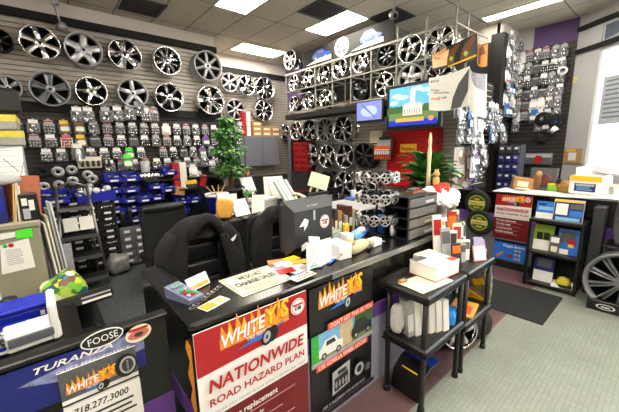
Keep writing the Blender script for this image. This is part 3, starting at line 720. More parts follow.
# things on the filing cabinet
FZ = 1.46
def onfile(px, y): return pY(px, 200, y).x
q = MB().rbox((-.05, -.14, 0), (.05, .14, .34), dblue, .012).box((-.03, -.142, .12), (.03, -.14, .26), blue)
for k in range(3):
    thing('ring_binder', 'dark blue binder on the filing cabinet, %s from the left' % ORD[k], 'binder', (-.66+.105*k+.12, 4.2, FZ), (0, 0, 0), group='dark blue binders on the filing cabinet', mb=q)
for k, (x, m_, l_, tl) in enumerate(((-.24, manila, 'cream folder standing open beside the blue binders', .12), (-.2, cream, 'second cream folder leaning against the first', .05))):
    thing('paper_folder', l_, 'folder', (x, 4.2, FZ), (0, tl, 0), mb=MB().box((-.012, -.15, 0), (.0, .15, .36), m_).box((.004, -.14, 0), (.012, .14, .33), paper))
t = thing('card_rack', 'small black rack with white cards on the filing cabinet', 'card rack', (-.12, 4.12, FZ))
part('frame', MB().rbox((-.07, -.08, 0), (.07, .1, .26), black, .01), t); part('card', MB().box((-.05, -.09, .15), (-.01, -.08, .22), white).box((.0, -.09, .1), (.04, -.08, .2), white).box((-.05, -.09, .02), (-.0, -.08, .12), lgrey), t)
thing('paper_folder', 'brown orange folder leaning behind the black card rack', 'folder', (-.16, 4.4, FZ), (0, .08, 0), mb=MB().box((-.22, 0, 0), (.12, .012, .42), mat('brown folder', (176, 104, 74))))
thing('paper_heap', 'heap of loose grey papers on top of the binders', 'papers', (-.45, 4.25, FZ+.345), mb=MB().sup((0, 0, .05), (.55, .3, .14), lgrey, e=.8, fn=lambda p: p*(1+.12*math.sin(p.x*30+p.y*20))).box((-.25, -.16, .06), (.1, .1, .075), paper, rot=(.1, .2, .3)))
for k in range(4):
    thing('catalogue', 'thin catalogue standing in the gap beside the filing cabinet, %s from the front' % ORD[k], 'catalogue', (.0+.03*k, 4.25+.16*k, .55), (0, -.06, .15), group='catalogues beside the filing cabinet', mb=MB().box((-.008, -.12, 0), (.008, .12, .85+.05*k), (paper, cream, lgrey, white)[k]))
thing('plastic_sheet', 'tall clear plastic sheet standing between cabinet and ladder', 'plastic sheet', (.02, 5.0, 0), (0, 0, .2), mb=MB().rbox((-.12, -.01, .05), (.17, .01, .95), mat('milky plastic', (200, 202, 206), .2, alpha=.55), .005))
thing('wire_stand', 'low black plinth under the clear plastic sheet and catalogues', 'plinth', (0, 0, 0), mb=MB().box((-.06, 4.1, 0), (.36, 5.1, .05), blackm).box((-.05, 4.15, .05), (.14, 4.9, .55), dgrey))
thing('tag', 'neon pink tag stuck on the clear plastic sheet', 'tag', (-.04, 4.93, .85), (0, 0, .2), mb=MB().box((-.03, -.01, -.05), (.03, 0, .05), pink))
# bin with colourful bag and folded black case
c = pZ(72, 335, 0)
c = Vector((.06, 3.75, 0))
t = thing('waste_bin', 'black waste bin on the carpet with a bag in it', 'waste bin', c)
part('bin', MB().lathe([(.0, 0), (.16, 0), (.2, .64), (.21, .66), (.19, .66), (.15, .03), (0, .03)], black, 20), t)
mixg = splotch('bag print', [(60, 120, 40), (200, 220, 70), (230, 230, 190), (120, 190, 60), (110, 80, 60), (180, 210, 90), (40, 90, 110)], 16, .3)
part('liner', MB().sup((-.04, 0, .76), (.4, .36, .36), mixg, e=.8, fn=lambda p: Vector((p.x*(1-.9*max(0, p.z)), p.y, p.z*(1.1+.2*math.sin(p.x*18))))), t, 'green and yellow patterned bag bulging from the bin')
a = pY(58, 296, 3.3); b = pY(100, 280, 3.3)
t = thing('black_case', 'open black case with papers lying across the waste bin', 'case', ((a.x+b.x)/2-.02, 3.32, .8), (-.35, -.03, .1))
part('shell', MB().rbox((-.24, -.16, -.05), (.24, .2, .06), black, .02), t); part('sheet', MB().box((.0, -.166, -.03), (.22, -.16, -.01), white).box((.0, -.166, .01), (.22, -.16, .025), lgrey), t)
t = thing('black_case', 'folded black frame hanging below the open case', 'frame', ((a.x+b.x)/2, 3.35, 0), (0, 0, .1))
part('leg', MB().tube([(-.2, 0, 0), (.1, 0, .5)], .03, black), t); part('leg', MB().tube([(.15, 0, 0), (-.15, 0, .5)], .03, black), t); part('body', MB().sup((0, 0, .3), (.34, .26, .4), blackm, e=.6), t)
# ------------------------------------------------------------------ main counter
CY0 = 1.515; CT = 1.22
t = thing('sales_counter', 'black sales counter with purple stripe carrying the red plan poster', 'counter', (.5, CY0, 0))
cx1 = 3.62 - .5
part('front_panel', MB().box((0, 0, .05), (cx1, .04, CT-.04), blackg), t)
part('kick_panel', MB().box((0, -.004, .05), (cx1, 0, .68), mat('lavender panel', (150, 150, 172), .5)), t)
part('stripe', MB().box((0, -.008, .68), (cx1, 0, .80), purple), t)
part('counter_top', MB().rbox((-.01, -.01, CT-.04), (cx1, .46, CT), blackg, .01), t)
part('top_edge', MB().box((.98, -.02, CT-.045), (cx1, -.011, CT-.002), steel), t)
part('side_panel', MB().box((cx1-.04, .04, 0), (cx1, .46, CT-.04), blackg), t)
part('wing_panel', MB().box((-.02, 0, 0), (.05, 1.02, CT-.04), blackg).box((-.024, 0, .55), (-.02, 1.02, .68), purple), t)
part('wing_top', MB().rbox((-.03, 0, CT-.04), (.14, 1.04, CT+.004), blackg, .01), t)
q = MB()
for k in range(7): q.poly if False else None
fp = []
for k in range(12): fp.append((.02 + .05*((k*5) % 3)/2, .5 + k*.055))
q.prism([(0.012, .45)] + [(y+.03, z) for y, z in fp] + [(0.012, 1.1)], -.0265, -.0245, flame, 'x')
part('flame_print', q, t)
# left counter with the dark blue banner
LY = 1.74
xl = -1.6; xr = .42
t = thing('sign_counter', 'black counter at the lower left edge carrying a blue banner', 'counter', (xl, LY, 0)); Lw = xr-xl
part('front_panel', MB().box((0, 0, 0), (Lw, .04, 1.2), blackg), t)
part('top_rail', MB().rbox((-.01, -.01, 1.2), (Lw+.01, .06, 1.225), black, .006), t)
part('stripe', MB().box((0, -.006, .6), (Lw, 0, .74), purple).box((0, -.004, .1), (Lw, 0, .6), mat('grey lower panel', (120, 120, 136), .5)), t)
part('work_top', MB().box((0, .04, 1.0), (Lw-.35, .98, 1.03), blackg), t)
part('desk_side', MB().box((0, .1, 0), (.04, .95, 1.0), blackg).box((Lw-.4, .1, 0), (Lw-.36, .95, 1.0), blackg), t)

def sign_at(name, label, cat, p, w, h, rz=0, m=None, th=.006, group=None):
    t = thing(name, label, cat, p, (0, 0, rz), group)
    part('board', MB().box((0, 0, 0), (w, th, h), m or white), t); return t, Print(t)
# blue banner across the left counter
a = pY(0, 362, LY-.01); b = pY(130, 326, LY-.01)
t, P = sign_at('banner_sign', 'dark blue banner with silver letters across the left counter top', 'banner', (-.6, LY-.012, .97), .9, .22, m=dblue)
x0 = pY(30, 360, LY-.02).x + .6
P.poly([(.4, .14), (.9, .22), (.9, .10), (.6, .08)], mat('smoke print', (120, 126, 170), .5, var=.4, scale=25))
P.text('TURANZA', x0-.01, .172, .042, white, w=.3, bold=.03, shear=.3)
P.text('QUIET PERFORMANCE', x0+.07, .132, .026, white, w=.3, bold=.02, shear=.1); P.done()
c = pY(103, 339, LY-.03); t = thing('oval_sticker', 'black and white oval sticker on the left counter', 'sticker', (c.x, LY-.02, c.z)); P = Print(t)
part('board', MB().cyl((0, 0, 0), (0, .004, 0), .01, black), t)
P.disc(0, 0, .09, white, .044, rot=.05); P.disc(0, 0, .084, black, .037, rot=.05); P.text('FOOSE', -.062, -.02, .05, white, w=.125, bold=.01, rot=.05); P.done()
c = pY(139, 334, LY-.03); t = thing('oval_sticker', 'cream oval sticker with red writing near the left counter corner', 'sticker', (c.x, LY-.02, c.z)); P = Print(t)
part('board', MB().cyl((0, 0, 0), (0, .004, 0), .01, white), t)
P.disc(0, 0, .062, cream, .046, rot=.15); P.disc(0, -.004, .05, mat('pinkish print', (190, 110, 100)), .025, rot=.1); P.text('BARNEY CO.', -.045, .02, .02, red, w=.09, bold=.03, rot=.1) if False else P.rect(-.045, .018, .045, .032, red, .003); P.disc(.0, -.005, .022, dgrey, .012); P.done()
# phone number poster
a = pY(57, 376, LY-.03); b = pY(135.5, 349, LY-.03)
pw = b.x-a.x; t, P = sign_at('shop_poster', 'shop poster with flaming logo and phone number on the left counter', 'poster', (a.x, LY-.022, a.z-.62), pw, .62, m=white)
P.rect(0, .475, pw, .62, asphalt); P.rect(0, .455, pw, .475, white); P.rect(0, .445, pw, .455, dgrey)
whiteys(P, .02, .475, pw*.66); P.disc(pw*.84, .54, .05, black, .062); P.disc(pw*.86, .54, .036, lgrey, .047); P.disc(pw*.86, .54, .026, dgrey, .036)
for k in range(5): P.rect(pw*.86-.004, .51+.013*k, pw*.86+.004, .516+.013*k, lgrey)
P.rect(0, 0, pw, .445, white)
P.text('718.277.3000', .03, .39, .05, black, w=pw*.72, bold=.03, shear=.2)
P.lines(.03, .355, pw*.85, 3, .03, .012, dgrey); P.rect(pw*.36, .12, pw*.72, .27, orangered); P.rect(pw*.38, .13, pw*.7, .26, white); P.lines(.02, .2, pw*.3, 5, .03, .006, lgrey); P.done()

# NATIONWIDE poster on the counter front
def plan_poster(label, p, w, h, rz, cat='poster', group=None):
    t, P = sign_at('plan_poster', label, cat, p, w, h, rz, white, .008)
    P.rect(0, h*.76, w, h, posred)
    P.rect(0, 0, w, h*.47, posdred)
    P.poly([(0, h*.745), (w, h*.775), (w, h*.79), (0, h*.765)], posred)
    whiteys(P, w*.18, h*.79, w*.62)
    badge(P, w*.89, h*.92, w*.075)
    P.text('NATIONWIDE', w*.06, h*.64, w*.14, red, w=w*.88, bold=.05, shear=.15)
    P.text('ROAD HAZARD PLAN', w*.06, h*.555, w*.085, red, w=w*.88, bold=.04)
    P.text("Because you never know what's down the road", w*.04, h*.5, w*.05, lgrey, w=w*.9, bold=.01)
    for k, s in enumerate(('Free tire replacement', 'Free flat repair', 'Up to three years', 'Roadside assistance')):
        z = h*.405 - k*h*.085
        P.text(s, w*.08, z, w*.075, white, w=w*(.56, .42, .46, .5)[k], bold=.03)
        P.lines(w*.08, z-h*.028, w*.8, 1, .01, h*.008, mat('pale red print', (200, 140, 140)))
    P.done(); return t
a = pY(192, 331, CY0-.01); b = pY(305, 286, CY0-.01)
plan_poster('large red and white road hazard plan poster on the counter front', (a.x, CY0-.02, a.z-1.02), b.x-a.x, 1.0, 0)
# wheel lock poster
a = pY(308, 285, CY0-.01); b = pY(372, 258, CY0-.01); pw = b.x-a.x; ph = 1.02
t, P = sign_at('lock_poster', 'black poster with orange bands and car pictures on the counter front', 'poster', (a.x, CY0-.02, 1.16-ph), pw, ph, m=black, th=.008)
whiteys(P, pw*.12, ph*.78, pw*.68)
P.rect(0, ph*.42, pw, ph*.66, sky); P.rect(0, ph*.42, pw, ph*.50, mat('print lawn', (110, 140, 90))); P.rect(0, ph*.42, pw, ph*.455, lgrey)
P.rect(pw*.42, ph*.46, pw*.62, ph*.65, mat('print house', (196, 176, 140))); P.rect(pw*.66, ph*.56, pw, ph*.66, mat('print tree', (60, 100, 50)))
P.rect(0, ph*.46, pw*.1, ph*.66, green)
def suv(P, x, z, w, m):
    P.poly([(x, z), (x+w, z), (x+w, z+w*.25), (x+w*.8, z+w*.3), (x+w*.68, z+w*.5), (x+w*.25, z+w*.5), (x+w*.1, z+w*.3), (x, z+w*.25)], m)
    P.poly([(x+w*.28, z+w*.3), (x+w*.7, z+w*.3), (x+w*.62, z+w*.45), (x+w*.3, z+w*.45)], dgrey)
    for f in (.2, .8): P.disc(x+w*f, z, w*.11, black); P.disc(x+w*f, z, w*.06, lgrey)
suv(P, pw*.1, ph*.475, pw*.36, white); suv(P, pw*.6, ph*.5, pw*.36, dgrey)
P.rect(pw*.22, ph*.665, pw*.98, ph*.715, orangered, 0); P.text("DON'T LET THIS BE YOU", pw*.25, ph*.675, pw*.07, white, w=pw*.70, bold=.02)
P.rect(pw*.05, ph*.385, pw*.88, ph*.435, orangered); P.text('USE GORILLA WHEEL LOCKS!', pw*.08, ph*.395, pw*.07, white, w=pw*.77, bold=.02)
P.poly([(pw*.28, ph*.12), (pw*.56, ph*.14), (pw*.56, ph*.33), (pw*.28, ph*.31)], lgrey); P.poly([(pw*.31, ph*.14), (pw*.53, ph*.155), (pw*.53, ph*.26), (pw*.31, ph*.245)], black)
for k in range(4): P.disc(pw*(.34+.053*k), ph*.19, pw*.018, silver, pw*.045)
P.rect(pw*.36, ph*.265, pw*.5, ph*.3, dgrey)
P.poly([(pw*.3, ph*.1), (pw*.95, ph*.14), (pw*.95, ph*.2), (pw*.75, ph*.27), (pw*.68, ph*.16), (pw*.35, ph*.12)], gun); P.disc(pw*.72, ph*.2, pw*.08, lgrey); P.disc(pw*.72, ph*.2, pw*.045, dgrey)
P.disc(pw*.88, ph*.17, pw*.05, grey); P.rect(0, 0, pw, ph*.035, black); P.text('ASK A SALESMAN FOR MORE INFO', pw*.12, ph*.06, pw*.06, lgrey, w=pw*.7, bold=.01)
P.done()

# counter-top papers and card terminal, far left to right
def flat(px, py, w, d, rz, h, m, label, cat, name, z=CT, mbf=None, group=None):
    c = pZ(px, py, z); mb = mbf(w, d, h) if mbf else MB().box((-w/2, -d/2, 0), (w/2, d/2, h), m)
    return thing(name, label, cat, (c.x, c.y, z+.0015), (0, 0, rz), group, mb=mb)
c = pZ(184, 294, CT+.03)
t = thing('card_terminal', 'grey blue card payment terminal on the black counter corner', 'card terminal', (c.x, c.y, CT), (0, 0, .35), sc=.85)
term = mat('terminal blue grey', (112, 118, 150), .4)
part('body', MB().prism([(-.12, 0), (.12, 0), (.13, .085), (.02, .065), (-.13, .04)], -.06, .06, term, 'x'), t)
part('screen', MB().box((-.04, .05, .078), (.04, .1, .082), mat('lcd', (120, 160, 140), .2), rot=(-.1, 0, 0)), t)
kp = MB()
for i in range(3):
    for j in range(3): kp.rbox((-.042+.03*i, -.1+.035*j, .05+.009*j), (-.02+.03*i, -.078+.035*j, .066+.009*j), (lgrey, red, green, lgrey)[(i+j) % 4], .003)
part('keypad', kp, t)
c = pZ(199, 287, CT+.02)
flat(199, 288, .2, .12, .35, .0, None, 'small white and orange business card stand behind the card terminal', 'card holder', 'card_holder', mbf=lambda w, d, h: MB().box((-.08, 0, 0), (.08, .012, .085), white, rot=(-.5, 0, 0)).box((-.07, -.012, .01), (.07, -.006, .035), flame, rot=(-.5, 0, 0)))
q = MB()
for k in range(9): q.tube([(-.1+.03*k+.018*math.cos(a*1.26), .02*k-.05+.014*math.sin(a*1.26), .012) for a in range(5)], .004, chrome, 5, True)
c = pZ(206, 301, CT); thing('key_chain', 'silver chain lying beside the card terminal', 'chain', (c.x, c.y, CT), mb=q)
t = flat(214, 304, .17, .085, .3, .004, paper, 'cream and orange gift card lying in front of the chain', 'card', 'gift_card')
part('print', MB().box((-.08, -.035, .0045), (.0, .035, .006), flame).box((.015, -.03, .0045), (.075, .03, .006), mat('peach', (240, 190, 120))), t)
# tax sign
v = [pZ(*q_, CT) for q_ in ((213, 283), (242, 298), (293, 279), (273, 265))]
c = sum(v, Vector())/4; sgx = (v[2]-v[1]).length/.62; sgy = ((v[0]-v[1]).length+(v[3]-v[2]).length)/2/.25
t = thing('paper_sign', 'hand lettered cream sign WE DO NOT CHARGE lying on the counter', 'paper sign', (c.x, c.y, CT+.002), (0, 0, math.atan2((v[2]-v[1]).y, (v[2]-v[1]).x)), sc=(sgx, min(sgy, 1.5), 1))
part('sheet', MB().box((-.31, -.125, 0), (.31, .125, .003), cream), t)
P = Print(t); 
P2 = thing  # lettering lies flat: build on a holder turned face-up
h_ = link('lettering_panel', MB().box((-.3, -.0005, -.12), (.3, 0, .12), cream).mesh('lettering_panel'), t, (0, 0, .0035), (-PI/2, 0, 0))
P = Print(h_)
for a_, b_, c_, d_ in ((-.29, .105, .29, .112), (-.29, -.112, .29, -.105), (-.29, -.11, -.283, .11), (.283, -.11, .29, .11)): P.rect(a_, b_, c_, d_, black)
P.text('WE DO NOT', -.14, .045, .065, black, w=.3, bold=.06); P.text('CHARGE SALES', -.25, -.025, .065, black, w=.48, bold=.06); P.text('TAX ON ONLY', -.22, -.09, .06, mat('faded ink', (150, 146, 120)), w=.4, bold=.02)
P.mb.v and part('border', P.mb, h_)
# coloured cards and the visa card
cols = [orange, lgrey, mat('lilac', (170, 160, 200)), paper, red, yellow, manila, white]
for k, (px, py) in enumerate(((276, 262), (287, 262), (280, 268), (294, 266), (286, 271), (291, 259), (299, 262), (283, 264))):
    flat(px, py, .13, .09, R.uniform(-.4, .5), .003, cols[k], '%s flyer among the cards right of the hand lettered sign' % ('orange', 'grey', 'lilac', 'plain', 'red', 'yellow', 'manila', 'white')[k], 'flyer', 'flyer', z=CT+.002*k)
t = flat(302, 276, .19, .1, .08, .004, white, 'white payment card sign with blue letters at the counter edge', 'card sign', 'card_sign', z=CT+.016)
h_ = link('lettering_panel', MB().box((-.09, -.0005, -.045), (.09, 0, .045), white).mesh('lettering_panel'), t, (0, 0, .005), (-PI/2, 0, 0)); P = Print(h_); P.rect(-.09, .03, .09, .045, dblue); P.rect(-.09, -.045, .09, -.03, orange); P.text('VISA', -.06, -.02, .06, dblue, w=.12, bold=.03, shear=.3); part('band', P.mb, h_)

# monitor seen from behind
t = thing('computer_monitor', 'black computer monitor seen from behind with round sticker on it', 'monitor', (1.43, 1.99, CT-.07), (0, 0, .04), sc=1.06)
part('housing', MB().rbox((0, 0, .08), (.53, .09, .5), gun if False else dgrey, .03), t)
part('back_shell', MB().prism([(0, 0), (.53, 0), (.45, -.0), (.08, 0)], 0, .001, black) if False else MB().add([(.0, .0, .08), (.53, .0, .08), (.53, 0, .5), (0, 0, .5), (.06, -.05, .14), (.47, -.05, .14), (.47, -.05, .42), (.06, -.05, .42)], [(4, 5, 6, 7), (0, 1, 5, 4), (1, 2, 6, 5), (2, 3, 7, 6), (3, 0, 4, 7)], mat('monitor shell', (40, 42, 50), .4)), t)
part('stand', MB().rbox((.2, -.02, -.01), (.33, .05, .1), black, .01).rbox((.1, -.12, -.02), (.43, .12, .0), black, .008), t)
part('screen', MB().box((.02, .088, .1), (.51, .094, .48), black), t)
h_ = link('sticker_panel', MB().box((.255, -.0535, .33), (.275, -.051, .41), lgrey).mesh('sticker_panel'), t); P = Print(h_); P.l = 90
badge(P, .38, .3, .055); P.done('round_sticker'); P = Print(h_); P.l = 90; P.poly([(.1, .3), (.16, .36), (.2, .34), (.19, .3), (.15, .26), (.155, .3)], white); P.done('torn_sticker'); P = Print(h_); P.l = 90; P.poly([(.12, .1), (.2, .13), (.18, .17), (.12, .15)], white); P.done('torn_sticker')
P = Print(t); P.l = 60; P.text('acer', .2, .43, .06, lgrey, w=.12, bold=.02)
# white paper notice standing on the counter
v0 = pY(307, 262, 1.66); v1 = pY(331, 232, 1.66)
t, P = sign_at('paper_notice', 'white printed notice standing in front of the monitor', 'notice', (v0.x, 1.66, CT+.002), v1.x-v0.x, .2, 0, paper)
P.lines(.02, .165, .09, 7, .016, .003, lgrey); P.text('$ 50', .045, .03, .022, mat('teal ink', (60, 150, 160)), bold=.03); P.rect(.03, .015, .1, .024, mat('teal ink', (60, 150, 160))); P.done()
thing('paper_notice', 'blank white sheet leaning behind the printed notice', 'notice', (1.52, 1.78, CT+.002), (-.3, .25, .1), mb=MB().box((0, 0, 0), (.13, .003, .2), paper))

# ------------------------------------------------------------------ office chairs
def office_chair(loc, rz, label, style=0):
    t = thing('office_chair', label, 'office chair', loc, (0, 0, rz))
    bw = .68
    def bend(p): return Vector((p.x, p.y + .35*p.x*p.x - .18*(p.z)**2, p.z))
    back = MB().sup((0, .2, .98), (bw, .13, .82), leather, e=.38, nu=24, nv=16, fn=bend)
    b = part('backrest', back, t)
    q = MB()
    for z in (.72, .86, 1.02, 1.2): q.sup((0, .13, z), (bw*.82, .07, .15), leather, e=.5, nu=18, nv=8, fn=bend)
    for s in (-1, 1): q.sup((s*.2, .12, .95), (.1, .08, .66), leather, e=.5, nu=12, nv=10)
    part('cushion', q, b)
    part('seat', MB().sup((0, -.1, .52), (.58, .56, .16), leather, e=.45, nu=24, nv=10), t)
    for s in (-1, 1):
        part('armrest', MB().tube([(s*.3, .18, .78), (s*.36, .05, .84), (s*.37, -.1, .82), (s*.36, -.24, .74), (s*.33, -.2, .6), (s*.28, -.1, .5)], [.025, .032, .036, .03, .025, .022], black, 8), t)
    part('gas_lift', MB().cyl((0, -.05, .12), (0, -.05, .45), .03, steel, 10).rbox((-.12, -.2, .42), (.12, .1, .46), black, .01), t)
    base = part('base', MB().cyl((0, -.05, .09), (0, -.05, .16), .05, black, 10), t)
    for k in range(5):
        a = 2*PI*k/5; part('foot', MB().tube([(0, -.05, .12), (.28*math.cos(a), -.05+.28*math.sin(a), .07)], [.03, .02], black, 6), base)
        part('caster', MB().cyl((.28*math.cos(a)-.02, -.05+.28*math.sin(a), .03), (.28*math.cos(a)+.02, -.05+.28*math.sin(a), .03), .03, blackm, 10), base)
    return t
# a jacket lies over each backrest: shoulders, collar and hanging fronts
def jacket(loc, rz, label, wide=.72, drop=.5, logo=True):
    t = thing('jacket', label, 'jacket', loc, (0, 0, rz)); n = 24
    # shell draped over the back: profile goes from the front hem over the top to the rear hem
    def fn(u, v):
        x = (u-.5)*wide; s = (v-.5)*2
        top = 1.47 - .28*abs(2*u-1)**2.6
        e = abs(2*u-1); dd = drop*1.1 if s > 0 else drop*(.34 + 1.15*min(1, max(0, (e-.38)/.25))**.8)
        z = top - dd*abs(s)**1.25; y = .13 + .16*math.tanh(s*4) + .07*math.sin(u*21)*abs(s)**2*.4 + .3*x*x
        return (x*(1 + .12*abs(s)), y, z)
    sh = MB().grid(lambda u, v: fn(u, v), n, 20, cloth); part('body', sh, t)
    for s in (-1, 1):
        part('sleeve', MB().tube([(s*wide*.3, .1, 1.33), (s*wide*.43, .1, 1.2), (s*wide*.48, .1, .98), (s*wide*.47, .06, .8), (s*wide*.45, .02, .68)], [.075, .085, .085, .075, .06], cloth, 12), t)
    part('collar', MB().tube([(s*.11, -.06 + .0*abs(s), 1.38 + .09*(1-s*s)) for s in (-1.3, -.9, -.5, 0, .5, .9, 1.3)], [.025, .045, .05, .05, .05, .045, .025], cloth, 8), t)
    if logo: part('logo', MB().prism([(.21, 1.24), (.27, 1.28), (.255, 1.245), (.23, 1.22)], -.075, -.069, white), t)
    return t
# the near chairs face the counter, so their leather fronts look towards the camera
office_chair((1.02, 2.62, 0), .0, 'black quilted leather office chair behind the card terminal')
jacket((1.02, 2.62, .06), 0, 'black jacket with a white logo draped over the nearest office chair')
office_chair((2.0, 2.85, 0), -.15, 'black leather office chair half hidden behind the computer monitor')
jacket((2.0, 2.85, -.01), -.15, 'plain black jacket over the chair behind the computer monitor', .54, .5, False)
t = thing('office_chair', 'tall plain black chair standing before the blue parts bins', 'office chair', (1.33, 4.95, 0), (0, 0, .05))
part('backrest', MB().sup((0, 0, .82), (.66, .12, .98), blackm, e=.22, nu=24, nv=12, fn=lambda p: Vector((p.x, p.y-.2*p.x*p.x, p.z))), t)
part('top_roll', MB().sup((0, -.02, 1.27), (.66, .15, .12), black, e=.5), t)
part('seat', MB().sup((0, .3, .45), (.56, .56, .14), blackm, e=.4), t); part('gas_lift', MB().cyl((0, .28, .1), (0, .28, .4), .035, black), t)
b = part('base', MB().cyl((0, .28, .08), (0, .28, .14), .05, black), t)
for k in range(5):
    a = 2*PI*k/5; part('foot', MB().tube([(0, .28, .1), (.28*math.cos(a), .28+.28*math.sin(a), .03)], [.03, .03], black, 6), b)

# ------------------------------------------------------------------ back desk, tree and papers
DZ = 1.1
t = thing('back_desk', 'long black desk with papers behind the office chairs', 'desk', (0, 0, 0))
part('desk_top', MB().rbox((2.2, 4.05, DZ-.04), (4.9, 4.75, DZ), blackg, .01), t); part('front_panel', MB().box((2.3, 4.12, 0), (4.8, 4.16, DZ-.04), black), t)
part('side_panel', MB().box((2.3, 4.16, 0), (2.34, 4.7, DZ-.04), black), t)
part('upper_shelf', MB().rbox((2.55, 4.75, DZ+.0), (4.9, 5.2, DZ+.14), blackg, .01), t)
part('rear_panel', MB().box((2.6, 5.16, 0), (4.9, 5.2, DZ), black), t)
t = thing('desk_return', 'pale desk surface with green and blue folders left of the mini wheels', 'desk', (0, 0, 0))
part('desk_top', MB().rbox((3.05, 3.1, 1.1), (4.6, 4.0, 1.14), lgrey, .01), t); part('front_panel', MB().box((3.1, 3.15, 0), (4.55, 3.19, 1.1), black), t)
part('side_panel', MB().box((4.51, 3.2, 0), (4.55, 3.95, 1.1), black), t)
def onz(px, py, z): return pZ(px, py, z)
def leaning(px, py, z, w, h, tilt, rz, m, label, name='paper_sheaf', cat='papers', th=.02, group=None):
    c = onz(px, py, z); t = thing(name, label, cat, (c.x, c.y, z+.01), (0, 0, rz), group)
    part('cover', MB().box((-w/2, 0, 0), (w/2, th, h), m, rot=(tilt, 0, 0), piv=(0, 0, 0)), t)
    part('sheet', MB().box((-w/2+.01, -.004, .01), (w/2-.01, -.001, h-.01), paper, rot=(tilt, 0, 0), piv=(0, 0, 0)), t); return t
UZ = DZ+.142
leaning(251, 193, UZ, .3, .34, -.5, .1, lgrey, 'white sheet with green corner leaning on the desk shelf')
leaning(272, 199, UZ, .26, .42, -.5, -.5, black, 'open catalogue with dark cover leaning on the desk shelf')
leaning(281, 199, UZ, .3, .42, -.5, -.1, paper, 'white document stack leaning beside the dark catalogue')
for k in range(4):
    leaning(288+k*3, 203-k, UZ, .1, .4, -.55, .5, (lgrey, green, paper, grey)[k], '%s edged folder in the slanted document row' % ('grey', 'green', 'white', 'dark')[k], th=.03)
leaning(225, 212, DZ, .2, .32, -.2, .2, lgrey, 'standing magazine at the left end of the black desk', 'magazine', 'magazine')
leaning(233, 213, DZ, .17, .3, -.2, -.3, white, 'white magazine beside the standing one on the black desk', 'magazine', 'magazine')
leaning(244, 216, DZ, .26, .27, -.5, .1, paper, 'open white book propped on the black desk, left page', 'book', 'book')
leaning(258, 214, DZ, .2, .3, -.4, -.7, paper, 'open white book propped on the black desk, right page', 'book', 'book')
c = onz(231, 196, DZ+.1)
for k in range(4): thing('paper_stack', 'flat stack of forms on the desk, %s from the bottom' % ORD[k], 'papers', (2.75, 4.42, DZ+.001+.052*k), (0, 0, R.uniform(-.3, .3)), group='flat stacks of forms', mb=MB().box((-.2, -.14, 0), (.2, .14, .05), (red, paper, lgrey, paper)[k]).box((-.19, -.145, .012), (.19, -.1, .04), paper))
c = pY(214, 203, 4.6)
thing('manila_envelope', 'crumpled yellow orange envelope at the left end of the desk', 'envelope', (c.x, 4.3, DZ), (0, .2, .2), mb=MB().sup((0, 0, .14), (.28, .1, .28), manila, e=.45, fn=lambda p: Vector((p.x*(1+.15*math.sin(p.z*12)), p.y*(1+.5*math.sin(p.x*20+p.z*9)), p.z))))
t = thing('low_shelf', 'low black cupboard at the left end of the desk', 'cupboard', (0, 0, 0)); part('body', MB().rbox((1.98, 4.1, 0), (2.28, 4.7, DZ-.02), black, .01), t)
thing('paper_folder', 'green folder stack on the low black cupboard', 'folder', (2.08, 4.5, DZ-.018), (0, 0, .3), mb=MB().box((-.22, -.12, 0), (.14, .12, .02), mat('folder green', (20, 100, 60))).box((-.2, -.13, .02), (.12, .1, .035), paper))
# beige phone / receipt printer pieces
t = thing('desk_telephone', 'beige desk telephone with handset on the black desk shelf', 'telephone', (onz(304, 204, UZ).x, onz(304, 204, UZ).y, UZ), (0, 0, .3))
part('base', MB().prism([(-.13, 0), (.13, 0), (.13, .03), (-.13, .12)], -.14, .14, cream, 'x'), t); part('handset', MB().tube([(-.12, -.1, .12), (-.13, 0, .17), (-.12, .12, .16)], [.035, .022, .035], cream, 8), t)
q = MB()
for i in range(9): q.box((-.02+.035*(i % 3), -.08+.04*(i//3), .03+.014*(i//3)), (0+.035*(i % 3), -.055+.04*(i//3), .06+.014*(i//3)), grey)
part('keypad', q, t)
c = pY(322, 178, 3.9)
t = thing('document_stand', 'beige slanted document stand above the computer monitor', 'document stand', (c.x-.05, 3.98, 1.36), (0, 0, -.75))
part('panel', MB().rbox((-.17, -.01, 0), (.17, .012, .27), cream, .01), t, rot=(-.45, .3, 0), loc=(0, 0, .06)); part('foot', MB().tube([(0, 0, 0), (.05, .12, .2)], .02, cream), t); part('foot', MB().tube([(-.12, 0, 0), (-.05, .12, .2)], .02, cream), t)
thing('small_table', 'low black riser under the beige document stand', 'stand', (c.x-.05, 3.98, 1.142), mb=MB().rbox((-.2, -.1, 0), (.2, .02, .215), black, .01))
q = MB()
for k in range(12): q.tube([(R.uniform(-.14, .14), R.uniform(-.08, .08), 0), (R.uniform(-.14, .14), R.uniform(-.08, .08), R.uniform(.08, .2))], .02, (chrome, silver, leaf1)[k % 3], 6)
c = onz(296, 206, UZ); thing('fittings_pile', 'pile of small chrome fittings on the desk by the telephone', 'fittings', (c.x-.1, 4.85, UZ), mb=q)
